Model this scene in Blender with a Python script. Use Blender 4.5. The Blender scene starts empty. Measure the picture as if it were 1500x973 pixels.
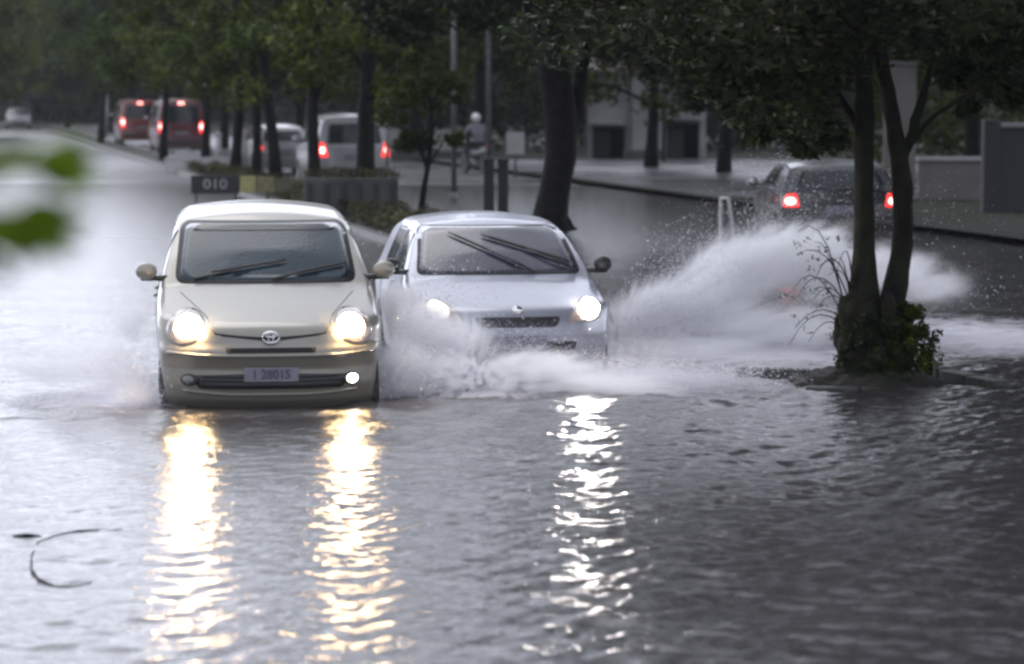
import bpy, bmesh, math, random
import numpy as np
from mathutils import Vector, Matrix, Quaternion
from mathutils.bvhtree import BVHTree

scene = bpy.context.scene
rad = math.radians
rng = np.random.default_rng(7)
random.seed(7)

# ------------------------------------------------------------------ camera, sky, sun
F = 4000.0                    # focal length in pixels of the 1500 px wide photograph
TH = math.atan(346.5 / F)     # slight downward tilt
CAMZ = 2.3
camd = bpy.data.cameras.new('camera')
cam = bpy.data.objects.new('camera', camd)
scene.collection.objects.link(cam)
scene.camera = cam
cam.location = (0, 0, CAMZ)
cam.rotation_euler = (math.pi / 2 - TH, 0, 0)
camd.sensor_width = 36.0
camd.lens = F / 1500 * 36.0
camd.clip_start = 0.2
camd.clip_end = 2000
camd.dof.use_dof = True
camd.dof.focus_distance = 21.5
camd.dof.aperture_fstop = 2.0

world = bpy.data.worlds.new('World')
scene.world = world
world.use_nodes = True
wt = world.node_tree
bg = wt.nodes['Background']
sky = wt.nodes.new('ShaderNodeTexSky')
sky.sky_type = 'NISHITA'
sky.sun_disc = False
SUN_EL, SUN_ROT = rad(55), rad(-30)
sky.sun_elevation = SUN_EL
sky.sun_rotation = SUN_ROT
sky.dust_density = 4.0
hs = wt.nodes.new('ShaderNodeHueSaturation')
hs.inputs['Saturation'].default_value = 0.4
wt.links.new(sky.outputs[0], hs.inputs['Color'])
# thick rain cloud over most of the sky
ctc = wt.nodes.new('ShaderNodeTexCoord'); cn = wt.nodes.new('ShaderNodeTexNoise'); cn.inputs['Scale'].default_value = 2.2; cn.inputs['Detail'].default_value = 4
wt.links.new(ctc.outputs['Generated'], cn.inputs['Vector'])
cr_ = wt.nodes.new('ShaderNodeValToRGB'); cr_.color_ramp.elements[0].position = 0.3; cr_.color_ramp.elements[1].position = 0.7
cr_.color_ramp.elements[0].color = (4.5, 4.7, 5.6, 1); cr_.color_ramp.elements[1].color = (7.3, 7.6, 8.7, 1)
wt.links.new(cn.outputs[0], cr_.inputs[0])
cm = wt.nodes.new('ShaderNodeMix'); cm.data_type = 'RGBA'; cm.inputs[0].default_value = 0.9
wt.links.new(hs.outputs[0], cm.inputs[6]); wt.links.new(cr_.outputs[0], cm.inputs[7])
# bright band added low in the unseen sky ahead to brighten the water; dimmer overhead
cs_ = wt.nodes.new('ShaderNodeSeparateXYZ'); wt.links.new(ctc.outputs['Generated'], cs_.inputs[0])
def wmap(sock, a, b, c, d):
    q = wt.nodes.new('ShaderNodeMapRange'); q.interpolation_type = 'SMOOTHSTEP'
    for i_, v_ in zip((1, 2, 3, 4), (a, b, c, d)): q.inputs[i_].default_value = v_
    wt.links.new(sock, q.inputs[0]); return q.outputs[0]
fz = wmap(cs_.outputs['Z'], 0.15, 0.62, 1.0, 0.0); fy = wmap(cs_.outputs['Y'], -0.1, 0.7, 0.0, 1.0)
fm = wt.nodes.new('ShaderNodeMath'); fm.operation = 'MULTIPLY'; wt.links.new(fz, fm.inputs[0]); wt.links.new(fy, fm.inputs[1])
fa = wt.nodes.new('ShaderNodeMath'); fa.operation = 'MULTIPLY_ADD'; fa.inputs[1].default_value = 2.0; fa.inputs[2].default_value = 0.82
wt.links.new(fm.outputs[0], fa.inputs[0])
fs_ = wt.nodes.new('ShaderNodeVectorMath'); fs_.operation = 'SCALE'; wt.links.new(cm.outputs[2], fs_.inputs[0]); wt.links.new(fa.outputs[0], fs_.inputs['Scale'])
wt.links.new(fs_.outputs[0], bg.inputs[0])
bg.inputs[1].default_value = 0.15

sund = bpy.data.lights.new('sun', 'SUN')
sun = bpy.data.objects.new('sun', sund)
scene.collection.objects.link(sun)
sund.energy = 0.5
sund.angle = rad(40)
sund.color = (1.0, 0.98, 0.96)
sdir = Vector((math.sin(SUN_ROT) * math.cos(SUN_EL), math.cos(SUN_ROT) * math.cos(SUN_EL), math.sin(SUN_EL)))
sun.rotation_euler = sdir.to_track_quat('Z', 'Y').to_euler()

scene.view_settings.view_transform = 'Standard'
scene.view_settings.look = 'None'
scene.view_settings.gamma = 1.0
scene.view_settings.exposure = 0.55
scene.render.engine = 'CYCLES'
cy = scene.cycles
cy.use_denoising = True
try:
    cy.denoiser = 'OPENIMAGEDENOISE'
except Exception:
    pass
cy.max_bounces = 10
cy.volume_bounces = 8
cy.transparent_max_bounces = 16
cy.sample_clamp_indirect = 12
cy.filter_width = 2.8
cy.volume_step_rate = 1.0
cy.volume_max_steps = 128

# ------------------------------------------------------------------ helpers
def P(px, py, Y):
    """world point at depth Y on the sight line of photo pixel (px, py)"""
    a = (px - 750) / F
    b = (486.5 - py) / F
    d = (a, math.cos(TH) + b * math.sin(TH), -math.sin(TH) + b * math.cos(TH))
    k = Y / d[1]
    return Vector((d[0] * k, Y, CAMZ + d[2] * k))

def GY(py, z=0.0):
    """depth at which photo row py meets the level z"""
    b = (486.5 - py) / F
    return (z - CAMZ) / (-math.sin(TH) + b * math.cos(TH)) * (math.cos(TH) + b * math.sin(TH))

def road_z(y):
    t = min(max((y - 36) / 42.0, 0), 1)
    t = t * t * (3 - 2 * t)
    return -0.27 + t * 0.29

def med_x(y):       # left edge of the median
    return -8.9 + 0.2105 * (75.4 - y)

def link(o, parent=None):
    scene.collection.objects.link(o)
    if parent is not None:
        o.parent = parent
    return o

def mesh_np(name, V, Fq, mat=None, parent=None, smooth=False, mats=None, midx=None):
    V = np.asarray(V, dtype=np.float32)
    me = bpy.data.meshes.new(name)
    if isinstance(Fq, np.ndarray) and Fq.ndim == 2:
        n, k = Fq.shape
        me.vertices.add(len(V)); me.vertices.foreach_set('co', V.ravel())
        me.loops.add(n * k); me.loops.foreach_set('vertex_index', Fq.astype(np.int32).ravel())
        me.polygons.add(n)
        me.polygons.foreach_set('loop_start', np.arange(0, n * k, k, dtype=np.int32))
        try:
            me.polygons.foreach_set('loop_total', np.full(n, k, dtype=np.int32))
        except Exception:
            pass
    else:
        me.from_pydata([tuple(map(float, v)) for v in V], [], [tuple(f) for f in Fq])
    if mats:
        for m in mats: me.materials.append(m)
        if midx is not None:
            me.polygons.foreach_set('material_index', np.asarray(midx, dtype=np.int32))
    elif mat:
        me.materials.append(mat)
    me.update(calc_edges=True)
    me.validate()
    me.polygons.foreach_set('use_smooth', np.full(len(me.polygons), bool(smooth)))
    o = bpy.data.objects.new(name, me)
    return link(o, parent)

class MB:
    """collects shapes and links them as one mesh"""
    def __init__(s): s.v = []; s.f = []
    def add(s, V, Fs):
        n = len(s.v); s.v += [tuple(v) for v in V]; s.f += [tuple(i + n for i in f) for f in Fs]; return s
    def box(s, c, d, rz=0, bev=0.0):
        x, y, z = [q / 2 for q in d]
        bm = bmesh.new()
        bmesh.ops.create_cube(bm, size=1)
        for v in bm.verts: v.co = Vector((v.co.x * 2 * x, v.co.y * 2 * y, v.co.z * 2 * z))
        if bev > 0:
            bmesh.ops.bevel(bm, geom=bm.edges[:], offset=bev, segments=2, affect='EDGES', profile=0.6)
        R = Matrix.Rotation(rz, 3, 'Z')
        V = [R @ v.co + Vector(c) for v in bm.verts]
        bm.verts.index_update()
        s.add(V, [[v.index for v in f.verts] for f in bm.faces])
        bm.free(); return s
    def tube(s, pts, rs, n=8, cap=True):
        pts = [Vector(p) for p in pts]
        if not hasattr(rs, '__len__'): rs = [rs] * len(pts)
        base = len(s.v); up = Vector((0.31, 0.17, 0.93))
        for i, p in enumerate(pts):
            t = (pts[min(i + 1, len(pts) - 1)] - pts[max(i - 1, 0)])
            if t.length < 1e-9: t = Vector((0, 0, 1))
            t.normalize()
            a = t.cross(up)
            if a.length < 1e-3: a = t.cross(Vector((1, 0, 0)))
            a.normalize(); b = t.cross(a)
            for k in range(n):
                w = 2 * math.pi * k / n
                s.v.append(tuple(p + (a * math.cos(w) + b * math.sin(w)) * rs[i]))
        for i in range(len(pts) - 1):
            for k in range(n):
                q = base + i * n; k2 = (k + 1) % n
                s.f.append((q + k, q + k2, q + n + k2, q + n + k))
        if cap:
            s.f.append(tuple(base + k for k in range(n))[::-1])
            s.f.append(tuple(base + (len(pts) - 1) * n + k for k in range(n)))
        return s
    def lathe(s, prof, axis_pt, axis='x', n=28):
        """prof: (offset along axis, radius)"""
        base = len(s.v); c = Vector(axis_pt)
        for (h, r) in prof:
            for k in range(n):
                w = 2 * math.pi * k / n
                if axis == 'x': q = Vector((h, r * math.cos(w), r * math.sin(w)))
                elif axis == 'y': q = Vector((r * math.cos(w), h, r * math.sin(w)))
                else: q = Vector((r * math.cos(w), r * math.sin(w), h))
                s.v.append(tuple(c + q))
        for i in range(len(prof) - 1):
            for k in range(n):
                q = base + i * n; k2 = (k + 1) % n
                s.f.append((q + k, q + k2, q + n + k2, q + n + k))
        s.f.append(tuple(base + k for k in range(n)))
        s.f.append(tuple(base + (len(prof) - 1) * n + k for k in range(n)))
        return s
    def ellip(s, c, d, n=16, m=10, rot=None):
        V = []; Fs = []
        for i in range(m + 1):
            ph = math.pi * i / m
            for k in range(n):
                w = 2 * math.pi * k / n
                q = Vector((d[0] * math.sin(ph) * math.cos(w), d[1] * math.sin(ph) * math.sin(w), d[2] * math.cos(ph)))
                if rot is not None: q = rot @ q
                V.append(q + Vector(c))
        for i in range(m):
            for k in range(n):
                k2 = (k + 1) % n
                Fs.append((i * n + k, (i + 1) * n + k, (i + 1) * n + k2, i * n + k2))
        return s.add(V, Fs)
    def build(s, name, mat, parent=None, smooth=False):
        me = bpy.data.meshes.new(name)
        me.from_pydata([tuple(v) for v in s.v], [], s.f)
        me.materials.append(mat); me.update()
        me.polygons.foreach_set('use_smooth', np.full(len(me.polygons), bool(smooth)))
        bm = bmesh.new(); bm.from_mesh(me)
        bmesh.ops.remove_doubles(bm, verts=bm.verts, dist=1e-5)
        bmesh.ops.recalc_face_normals(bm, faces=bm.faces)
        bm.to_mesh(me); bm.free()
        o = bpy.data.objects.new(name, me)
        return link(o, parent)

def thing(name, label, cat, loc=(0, 0, 0), rz=0.0, group=None):
    o = bpy.data.objects.new(name, None)
    o.location = loc; o.rotation_euler = (0, 0, rz)
    o['label'] = label; o['category'] = cat
    if group: o['group'] = group
    return link(o)

def tag(o, label, cat, group=None, kind=None):
    o['label'] = label; o['category'] = cat
    if group: o['group'] = group
    if kind: o['kind'] = kind
    return o

def structure(o, label=None):
    o['kind'] = 'structure'
    if label: o['label'] = label
    return o

def copy_tree(o, parent=None):
    kids = list(o.children)
    c = o.copy(); scene.collection.objects.link(c)
    if parent is not None: c.parent = parent
    for ch in kids: copy_tree(ch, c)
    return c

# ------------------------------------------------------------------ materials
def mat(name, col, rough=0.6, metal=0.0, noise=0.0, nscale=8.0, col2=None, bump=0.0, bscale=40.0, emis=None, estr=0.0, coat=0.0, spec=0.5, space='Object', detail=5):
    m = bpy.data.materials.new(name); m.use_nodes = True
    nt = m.node_tree; b = nt.nodes['Principled BSDF']
    b.inputs['Base Color'].default_value = (*col, 1)
    b.inputs['Roughness'].default_value = rough
    b.inputs['Metallic'].default_value = metal
    b.inputs['Specular IOR Level'].default_value = spec
    if coat: 
        b.inputs['Coat Weight'].default_value = coat
        b.inputs['Coat Roughness'].default_value = 0.04
    if emis:
        b.inputs['Emission Color'].default_value = (*emis, 1)
        b.inputs['Emission Strength'].default_value = estr
    tc = nt.nodes.new('ShaderNodeTexCoord')
    if noise > 0 or col2:
        n = nt.nodes.new('ShaderNodeTexNoise'); n.inputs['Scale'].default_value = nscale
        n.inputs['Detail'].default_value = detail
        nt.links.new(tc.outputs[space], n.inputs['Vector'])
        r = nt.nodes.new('ShaderNodeValToRGB')
        c2 = col2 if col2 else tuple(c * (1 - noise) for c in col)
        r.color_ramp.elements[0].position = 0.35; r.color_ramp.elements[1].position = 0.65
        r.color_ramp.elements[0].color = (*c2, 1); r.color_ramp.elements[1].color = (*col, 1)
        nt.links.new(n.outputs[0], r.inputs[0]); nt.links.new(r.outputs[0], b.inputs['Base Color'])
    if bump > 0:
        n2 = nt.nodes.new('ShaderNodeTexNoise'); n2.inputs['Scale'].default_value = bscale
        n2.inputs['Detail'].default_value = 6
        nt.links.new(tc.outputs[space], n2.inputs['Vector'])
        bp = nt.nodes.new('ShaderNodeBump'); bp.inputs['Strength'].default_value = bump
        bp.inputs['Distance'].default_value = 0.02
        nt.links.new(n2.outputs[0], bp.inputs['Height']); nt.links.new(bp.outputs[0], b.inputs['Normal'])
    return m

def leaf_mat(name, c1, c2, c3):
    m = bpy.data.materials.new(name); m.use_nodes = True
    nt = m.node_tree; b = nt.nodes['Principled BSDF']
    g = nt.nodes.new('ShaderNodeNewGeometry')
    r = nt.nodes.new('ShaderNodeValToRGB')
    r.color_ramp.elements[0].color = (*c1, 1); r.color_ramp.elements[1].color = (*c3, 1)
    e = r.color_ramp.elements.new(0.6); e.color = (*c2, 1)
    nt.links.new(g.outputs['Random Per Island'], r.inputs[0])
    tc = nt.nodes.new('ShaderNodeTexCoord')
    n = nt.nodes.new('ShaderNodeTexNoise'); n.inputs['Scale'].default_value = 0.9; n.inputs['Detail'].default_value = 2
    nt.links.new(tc.outputs['Object'], n.inputs['Vector'])
    mr = nt.nodes.new('ShaderNodeMapRange'); mr.inputs[1].default_value = 0.35; mr.inputs[2].default_value = 0.65
    mr.inputs[3].default_value = 0.6; mr.inputs[4].default_value = 1.5
    nt.links.new(n.outputs[0], mr.inputs[0])
    mx = nt.nodes.new('ShaderNodeVectorMath'); mx.operation = 'SCALE'
    nt.links.new(r.outputs[0], mx.inputs[0]); nt.links.new(mr.outputs[0], mx.inputs['Scale'])
    nt.links.new(mx.outputs[0], b.inputs['Base Color'])
    b.inputs['Roughness'].default_value = 0.5
    b.inputs['Specular IOR Level'].default_value = 0.08
    tr = nt.nodes.new('ShaderNodeBsdfTranslucent')
    nt.links.new(mx.outputs[0], tr.inputs['Color'])
    ms = nt.nodes.new('ShaderNodeMixShader'); ms.inputs[0].default_value = 0.25
    nt.links.new(b.outputs[0], ms.inputs[1]); nt.links.new(tr.outputs[0], ms.inputs[2])
    nt.links.new(ms.outputs[0], nt.nodes['Material Output'].inputs['Surface'])
    return m

def carpaint(name, col, rough=0.3, dirt=(0.16, 0.14, 0.11), dz0=0.45, dz1=0.95, damt=0.6, metal=0.3):
    """paint with road grime that gathers on the lower panels"""
    m = bpy.data.materials.new(name); m.use_nodes = True
    nt = m.node_tree; b = nt.nodes['Principled BSDF']
    tc = nt.nodes.new('ShaderNodeTexCoord')
    sp = nt.nodes.new('ShaderNodeSeparateXYZ'); nt.links.new(tc.outputs['Object'], sp.inputs[0])
    n = nt.nodes.new('ShaderNodeTexNoise'); n.inputs['Scale'].default_value = 5; n.inputs['Detail'].default_value = 6
    nt.links.new(tc.outputs['Object'], n.inputs['Vector'])
    ad = nt.nodes.new('ShaderNodeMath'); ad.operation = 'MULTIPLY_ADD'; ad.inputs[1].default_value = 0.35
    nt.links.new(n.outputs[0], ad.inputs[0]); nt.links.new(sp.outputs['Z'], ad.inputs[2])
    mr = nt.nodes.new('ShaderNodeMapRange'); mr.inputs[1].default_value = dz0 + 0.17; mr.inputs[2].default_value = dz1 + 0.17
    mr.inputs[3].default_value = damt; mr.inputs[4].default_value = 0.0
    nt.links.new(ad.outputs[0], mr.inputs[0])
    mx = nt.nodes.new('ShaderNodeMix'); mx.data_type = 'RGBA'
    mx.inputs[6].default_value = (*col, 1); mx.inputs[7].default_value = (*dirt, 1)
    nt.links.new(mr.outputs[0], mx.inputs[0]); nt.links.new(mx.outputs[2], b.inputs['Base Color'])
    b.inputs['Metallic'].default_value = metal
    b.inputs['Roughness'].default_value = rough
    b.inputs['Coat Weight'].default_value = 0.45; b.inputs['Coat Roughness'].default_value = 0.06
    return m

M = {}
M['champagne'] = carpaint('champagne paint', (0.26, 0.25, 0.215), damt=0.6, dirt=(0.15, 0.14, 0.11), dz0=0.45, dz1=0.98)
M['silverblue'] = carpaint('silver blue paint', (0.33, 0.345, 0.41), damt=0.35)
M['white_paint'] = carpaint('white paint', (0.26, 0.27, 0.27), damt=0.4, metal=0)
M['dark_paint'] = carpaint('dark paint', (0.012, 0.013, 0.016), damt=0.3, metal=0)
M['red_paint'] = carpaint('red paint', (0.16, 0.022, 0.012), damt=0.4, metal=0)
M['maroon_paint'] = carpaint('maroon paint', (0.09, 0.014, 0.02), damt=0.4, metal=0)
M['grey_paint'] = carpaint('grey paint', (0.22, 0.23, 0.24), damt=0.4, metal=0.2)
M['glass'] = mat('tinted window glass', (0.010, 0.015, 0.018), rough=0.06, spec=0.35, noise=0.4, nscale=3, coat=0.1, bump=0.08, bscale=60)
M['glass_hazy'] = mat('rain wet windscreen', (0.016, 0.034, 0.048), rough=0.08, spec=0.3, coat=0.12, noise=0.35, nscale=3.5, bump=0.12, bscale=45)
M['glass_violet'] = mat('wet bluish windscreen', (0.045, 0.048, 0.072), rough=0.12, spec=0.5, coat=0.4, noise=0.3, nscale=3.5, bump=0.12, bscale=45)
M['black_rubber'] = mat('black rubber', (0.012, 0.012, 0.013), rough=0.55, bump=0.2, bscale=80)
M['black_plastic'] = mat('black plastic', (0.018, 0.018, 0.02), rough=0.4, bump=0.1, bscale=120)
M['dark_gap'] = mat('dark gap', (0.006, 0.006, 0.006), rough=0.8)
M['chrome'] = mat('chrome', (0.75, 0.75, 0.75), rough=0.12, metal=1.0)
M['rim_metal'] = mat('rim metal', (0.42, 0.42, 0.43), rough=0.3, metal=0.9, noise=0.3)
M['lamp_housing'] = mat('lamp housing', (0.36, 0.30, 0.26), rough=0.12, coat=1.0, noise=0.3, nscale=20)
M['headlight'] = mat('lit warm headlight', (0.9, 0.85, 0.7), emis=(1.0, 0.66, 0.33), estr=150)
M['headlight_cool'] = mat('lit white headlight', (0.9, 0.9, 0.9), emis=(1.0, 0.93, 0.86), estr=210)
M['headlight_dim'] = mat('headlight behind the spray', (0.9, 0.9, 0.9), emis=(1.0, 0.85, 0.70), estr=0.8)
M['fog_on'] = mat('lit fog lamp', (0.9, 0.85, 0.8), emis=(1.0, 0.9, 0.75), estr=12)
M['fog_off'] = mat('unlit fog lamp', (0.12, 0.12, 0.12), rough=0.15, coat=1)
M['tail'] = mat('lit tail lamp', (0.5, 0.02, 0.02), emis=(1.0, 0.03, 0.03), estr=1.3, rough=0.2)
M['brake'] = mat('lit brake bulb', (0.9, 0.2, 0.2), emis=(1.0, 0.30, 0.26), estr=7, rough=0.2)
M['tail_off'] = mat('tail lamp lens', (0.35, 0.015, 0.015), rough=0.15, coat=1, emis=(1.0, 0.03, 0.05), estr=0.15)
M['plate'] = mat('plate face', (0.20, 0.20, 0.235), rough=0.4, noise=0.25, nscale=12)
M['plate_ink'] = mat('plate characters', (0.05, 0.05, 0.09), rough=0.5)
M['bark'] = mat('wet bark', (0.016, 0.014, 0.014), rough=0.8, spec=0.15, col2=(0.006, 0.006, 0.006), nscale=9, bump=1.0, bscale=22)
M['bark_moss'] = mat('mossy wet bark', (0.016, 0.018, 0.009), rough=0.8, spec=0.15, col2=(0.006, 0.006, 0.005), nscale=6, bump=1.0, bscale=22)
M['leaf'] = leaf_mat('dark leaf', (0.0163, 0.0271, 0.0072), (0.0363, 0.0580, 0.0090), (0.0761, 0.1051, 0.0109))
M['leaf_olive'] = leaf_mat('olive leaf', (0.0235, 0.0326, 0.0072), (0.0544, 0.0725, 0.0109), (0.1124, 0.1378, 0.0145))
M['leaf_deep'] = leaf_mat('deep green leaf', (0.0116, 0.0174, 0.0087), (0.0203, 0.0305, 0.0145), (0.0377, 0.0493, 0.0188))
M['leaf_bright'] = leaf_mat('bright leaf', (0.035, 0.065, 0.004), (0.08, 0.13, 0.006), (0.15, 0.20, 0.015))
M['shrub_leaf'] = leaf_mat('median shrub leaf', (0.035, 0.038, 0.018), (0.075, 0.075, 0.035), (0.13, 0.12, 0.06))
M['soil'] = mat('wet soil', (0.022, 0.021, 0.016), rough=0.7, spec=0.2, col2=(0.009, 0.009, 0.007), nscale=6, bump=1.0, bscale=14)
M['grass_soil'] = mat('muddy verge', (0.02, 0.023, 0.012), rough=0.85, spec=0.15, col2=(0.011, 0.011, 0.008), nscale=1.6, bump=1.0, bscale=10)
M['kerb'] = mat('wet concrete kerb', (0.12, 0.118, 0.11), rough=0.45, noise=0.5, nscale=4, bump=0.5)
M['kerb_dark'] = mat('mossy kerb stone', (0.035, 0.037, 0.03), rough=0.5, noise=0.5, nscale=7, bump=0.8)
M['concrete'] = mat('weathered concrete', (0.10, 0.10, 0.095), rough=0.7, noise=0.45, nscale=1.5, bump=0.4)
M['plaster'] = mat('pale plaster', (0.33, 0.33, 0.33), rough=0.8, noise=0.3, nscale=0.8, bump=0.2)
M['plaster_warm'] = mat('warm pale plaster', (0.15, 0.135, 0.125), rough=0.8, noise=0.3, nscale=0.9, bump=0.2)
M['wall_grey'] = mat('grey render', (0.045, 0.047, 0.052), rough=0.7, noise=0.2, nscale=0.6, bump=0.2)
M['white_board'] = mat('white painted board', (0.38, 0.38, 0.38), rough=0.5, noise=0.2, nscale=3)
M['black_board'] = mat('black sign board', (0.012, 0.010, 0.015), rough=0.4, noise=0.2)
M['yellow_board'] = mat('faded yellow board', (0.42, 0.40, 0.16), rough=0.5, noise=0.3, nscale=8)
M['yellow_faded'] = mat('rain faded yellow board', (0.24, 0.23, 0.12), rough=0.6, noise=0.4, nscale=8)
M['brown_board'] = mat('dirty brown board', (0.13, 0.12, 0.07), rough=0.6, noise=0.4, nscale=8)
M['steel'] = mat('galvanised steel', (0.22, 0.225, 0.23), rough=0.4, metal=0.5, noise=0.3)
M['steel_dark'] = mat('dark steel', (0.07, 0.072, 0.075), rough=0.5, metal=0.3, noise=0.3)
M['cloth_grey'] = mat('grey raincoat', (0.20, 0.21, 0.24), rough=0.6, noise=0.3, nscale=9)
M['cloth_dark'] = mat('dark trousers', (0.04, 0.042, 0.055), rough=0.8, noise=0.3)
M['skin'] = mat('skin', (0.35, 0.20, 0.14), rough=0.5)
M['helmet'] = mat('white helmet', (0.7, 0.7, 0.7), rough=0.2, coat=1, noise=0.1)
M['ceramic'] = mat('roof tile', (0.13, 0.10, 0.09), rough=0.7, noise=0.4, nscale=5, bump=0.5)
M['opening_shade'] = mat('dark opening', (0.02, 0.02, 0.022), rough=0.9, noise=0.3)  # inner walls coloured near black, the shade inside the openings put into the colour

# ------------------------------------------------------------------ water, wet road
def water_height(X, Y):
    """wave height of the flood surface, metres (X, Y arrays)"""
    h = np.zeros_like(X)
    r = np.random.default_rng(3)
    # rain chop plus long wake waves travelling mostly towards and away from the traffic
    for lam, amp, n, spread in ((1.9, 0.0045, 5, 0.3), (0.85, 0.0026, 8, 0.35), (0.42, 0.0031, 12, 0.4), (0.22, 0.0031, 20, 0.5), (0.13, 0.0022, 24, 0.7)):
        for _ in range(n):
            a = math.pi / 2 + r.normal(0, spread)
            L = lam * r.uniform(0.7, 1.35)
            k = 2 * math.pi / L
            ph = r.uniform(0, 7)
            wob = 0.5 * np.sin(X * r.uniform(0.3, 1.2) + ph) + 0.5 * np.sin(Y * r.uniform(0.3, 0.9) + 2 * ph)
            h += amp * r.uniform(0.5, 1) / math.sqrt(n) * 1.7 * np.sin(k * (X * math.cos(a) + Y * math.sin(a)) + ph + 1.3 * wob)
    # calmer at the left, rougher on the right-hand side
    calm = 0.36 + 0.95 / (1 + np.exp(-(X + 0.4 + 0.12 * (20 - Y)) * 1.3))
    h *= calm
    # bow waves in front of both cars
    for (cx, cy, w, amp) in ((-1.78, 19.55, 0.9, 0.030), (0.10, 20.2, 1.9, 0.024)):
        yy = cy + 0.16 * np.abs(X - cx)
        h += amp * np.exp(-((Y - yy) / 0.16) ** 2) * np.exp(-np.abs((X - cx) / (w * 1.9)) ** 3)
    h += 0.012 * np.exp(-((Y - 19.35 - 0.02 * np.abs(X + 3)) / 0.05) ** 2) * (X < -2.4)
    # diverging wake ripples
    for cx, cy in ((-1.78, 19.9), (0.1, 22.0)):
        for sgn in (-1, 1):
            u = (X - cx) * sgn * 0.94 + (Y - cy) * (-0.34)
            v = (Y - cy) * 0.94 + (X - cx) * sgn * 0.34
            h += 0.010 * np.sin(u * 2 * math.pi / 0.55) * np.exp(-((u - 1.6) / 0.9) ** 2) * np.exp(-((v) / 2.2) ** 2)
    return h

def water_material():
    m = bpy.data.materials.new('flood water'); m.use_nodes = True
    nt = m.node_tree; b = nt.nodes['Principled BSDF']
    tc = nt.nodes.new('ShaderNodeTexCoord')
    mp = nt.nodes.new('ShaderNodeMapping'); mp.inputs['Scale'].default_value = (1, 1, 1)
    nt.links.new(tc.outputs['Object'], mp.inputs['Vector'])
    b.inputs['Roughness'].default_value = 0.13
    b.inputs['IOR'].default_value = 1.333
    b.inputs['Specular IOR Level'].default_value = 0.62
    # fine capillary ripples and rain pocks
    n1 = nt.nodes.new('ShaderNodeTexNoise'); n1.inputs['Scale'].default_value = 17; n1.inputs['Detail'].default_value = 4
    n1.inputs['Roughness'].default_value = 0.6
    mp2 = nt.nodes.new('ShaderNodeMapping'); mp2.inputs['Scale'].default_value = (0.55, 1.0, 1)
    nt.links.new(tc.outputs['Object'], mp2.inputs['Vector']); nt.links.new(mp2.outputs[0], n1.inputs['Vector'])
    bp = nt.nodes.new('ShaderNodeBump'); bp.inputs['Strength'].default_value = 1.0; bp.inputs['Distance'].default_value = 0.012
    nt.links.new(n1.outputs[0], bp.inputs['Height'])
    nt.links.new(bp.outputs[0], b.inputs['Normal'])
    # muddy water with drifting foam around the splashes
    foam = None
    centres = [(-0.25, 21.6, 1.0, 0.9), (0.9, 22.0, 1.5, 1.3), (2.2, 24.2, 1.9, 1.8), (-3.0, 20.9, 0.7, 1.3), (-0.6, 23.3, 0.6, 3.0), (4.6, 26.0, 1.6, 2.6)]
    for (cx, cy, rx, ry) in centres:
        sub = nt.nodes.new('ShaderNodeVectorMath'); sub.operation = 'SUBTRACT'; sub.inputs[1].default_value = (cx, cy, 0)
        nt.links.new(tc.outputs['Object'], sub.inputs[0])
        ml = nt.nodes.new('ShaderNodeVectorMath'); ml.operation = 'MULTIPLY'; ml.inputs[1].default_value = (1 / rx, 1 / ry, 0)
        nt.links.new(sub.outputs[0], ml.inputs[0])
        ln = nt.nodes.new('ShaderNodeVectorMath'); ln.operation = 'LENGTH'; nt.links.new(ml.outputs[0], ln.inputs[0])
        mr = nt.nodes.new('ShaderNodeMapRange'); mr.inputs[1].default_value = 0.2; mr.inputs[2].default_value = 1.5
        mr.inputs[3].default_value = 1; mr.inputs[4].default_value = 0
        nt.links.new(ln.outputs['Value'], mr.inputs[0])
        if foam is None: foam = mr.outputs[0]
        else:
            mxm = nt.nodes.new('ShaderNodeMath'); mxm.operation = 'MAXIMUM'
            nt.links.new(foam, mxm.inputs[0]); nt.links.new(mr.outputs[0], mxm.inputs[1]); foam = mxm.outputs[0]
    n2 = nt.nodes.new('ShaderNodeTexNoise'); n2.inputs['Scale'].default_value = 7; n2.inputs['Detail'].default_value = 7
    n2.inputs['Roughness'].default_value = 0.7
    mp3 = nt.nodes.new('ShaderNodeMapping'); mp3.inputs['Scale'].default_value = (0.6, 1, 1)
    nt.links.new(tc.outputs['Object'], mp3.inputs['Vector']); nt.links.new(mp3.outputs[0], n2.inputs['Vector'])
    ad = nt.nodes.new('ShaderNodeMath'); ad.operation = 'MULTIPLY_ADD'; ad.inputs[1].default_value = 0.9
    nt.links.new(foam, ad.inputs[0]); nt.links.new(n2.outputs[0], ad.inputs[2])
    mr2 = nt.nodes.new('ShaderNodeMapRange'); mr2.inputs[1].default_value = 0.85; mr2.inputs[2].default_value = 1.35
    nt.links.new(ad.outputs[0], mr2.inputs[0])
    mx = nt.nodes.new('ShaderNodeMix'); mx.data_type = 'RGBA'
    mx.inputs[6].default_value = (0.038, 0.036, 0.036, 1); mx.inputs[7].default_value = (0.60, 0.60, 0.66, 1)
    nt.links.new(mr2.outputs[0], mx.inputs[0]); nt.links.new(mx.outputs[2], b.inputs['Base Color'])
    mr3 = nt.nodes.new('ShaderNodeMapRange'); mr3.inputs[3].default_value = 0.13; mr3.inputs[4].default_value = 0.7
    nt.links.new(mr2.outputs[0], mr3.inputs[0])
    # ripples too small to resolve roughen the surface further off
    sp = nt.nodes.new('ShaderNodeSeparateXYZ'); nt.links.new(tc.outputs['Object'], sp.inputs[0])
    mr4 = nt.nodes.new('ShaderNodeMapRange'); mr4.inputs[1].default_value = 20; mr4.inputs[2].default_value = 70
    mr4.inputs[3].default_value = 0.0; mr4.inputs[4].default_value = 0.30
    nt.links.new(sp.outputs['Y'], mr4.inputs[0])
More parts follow.
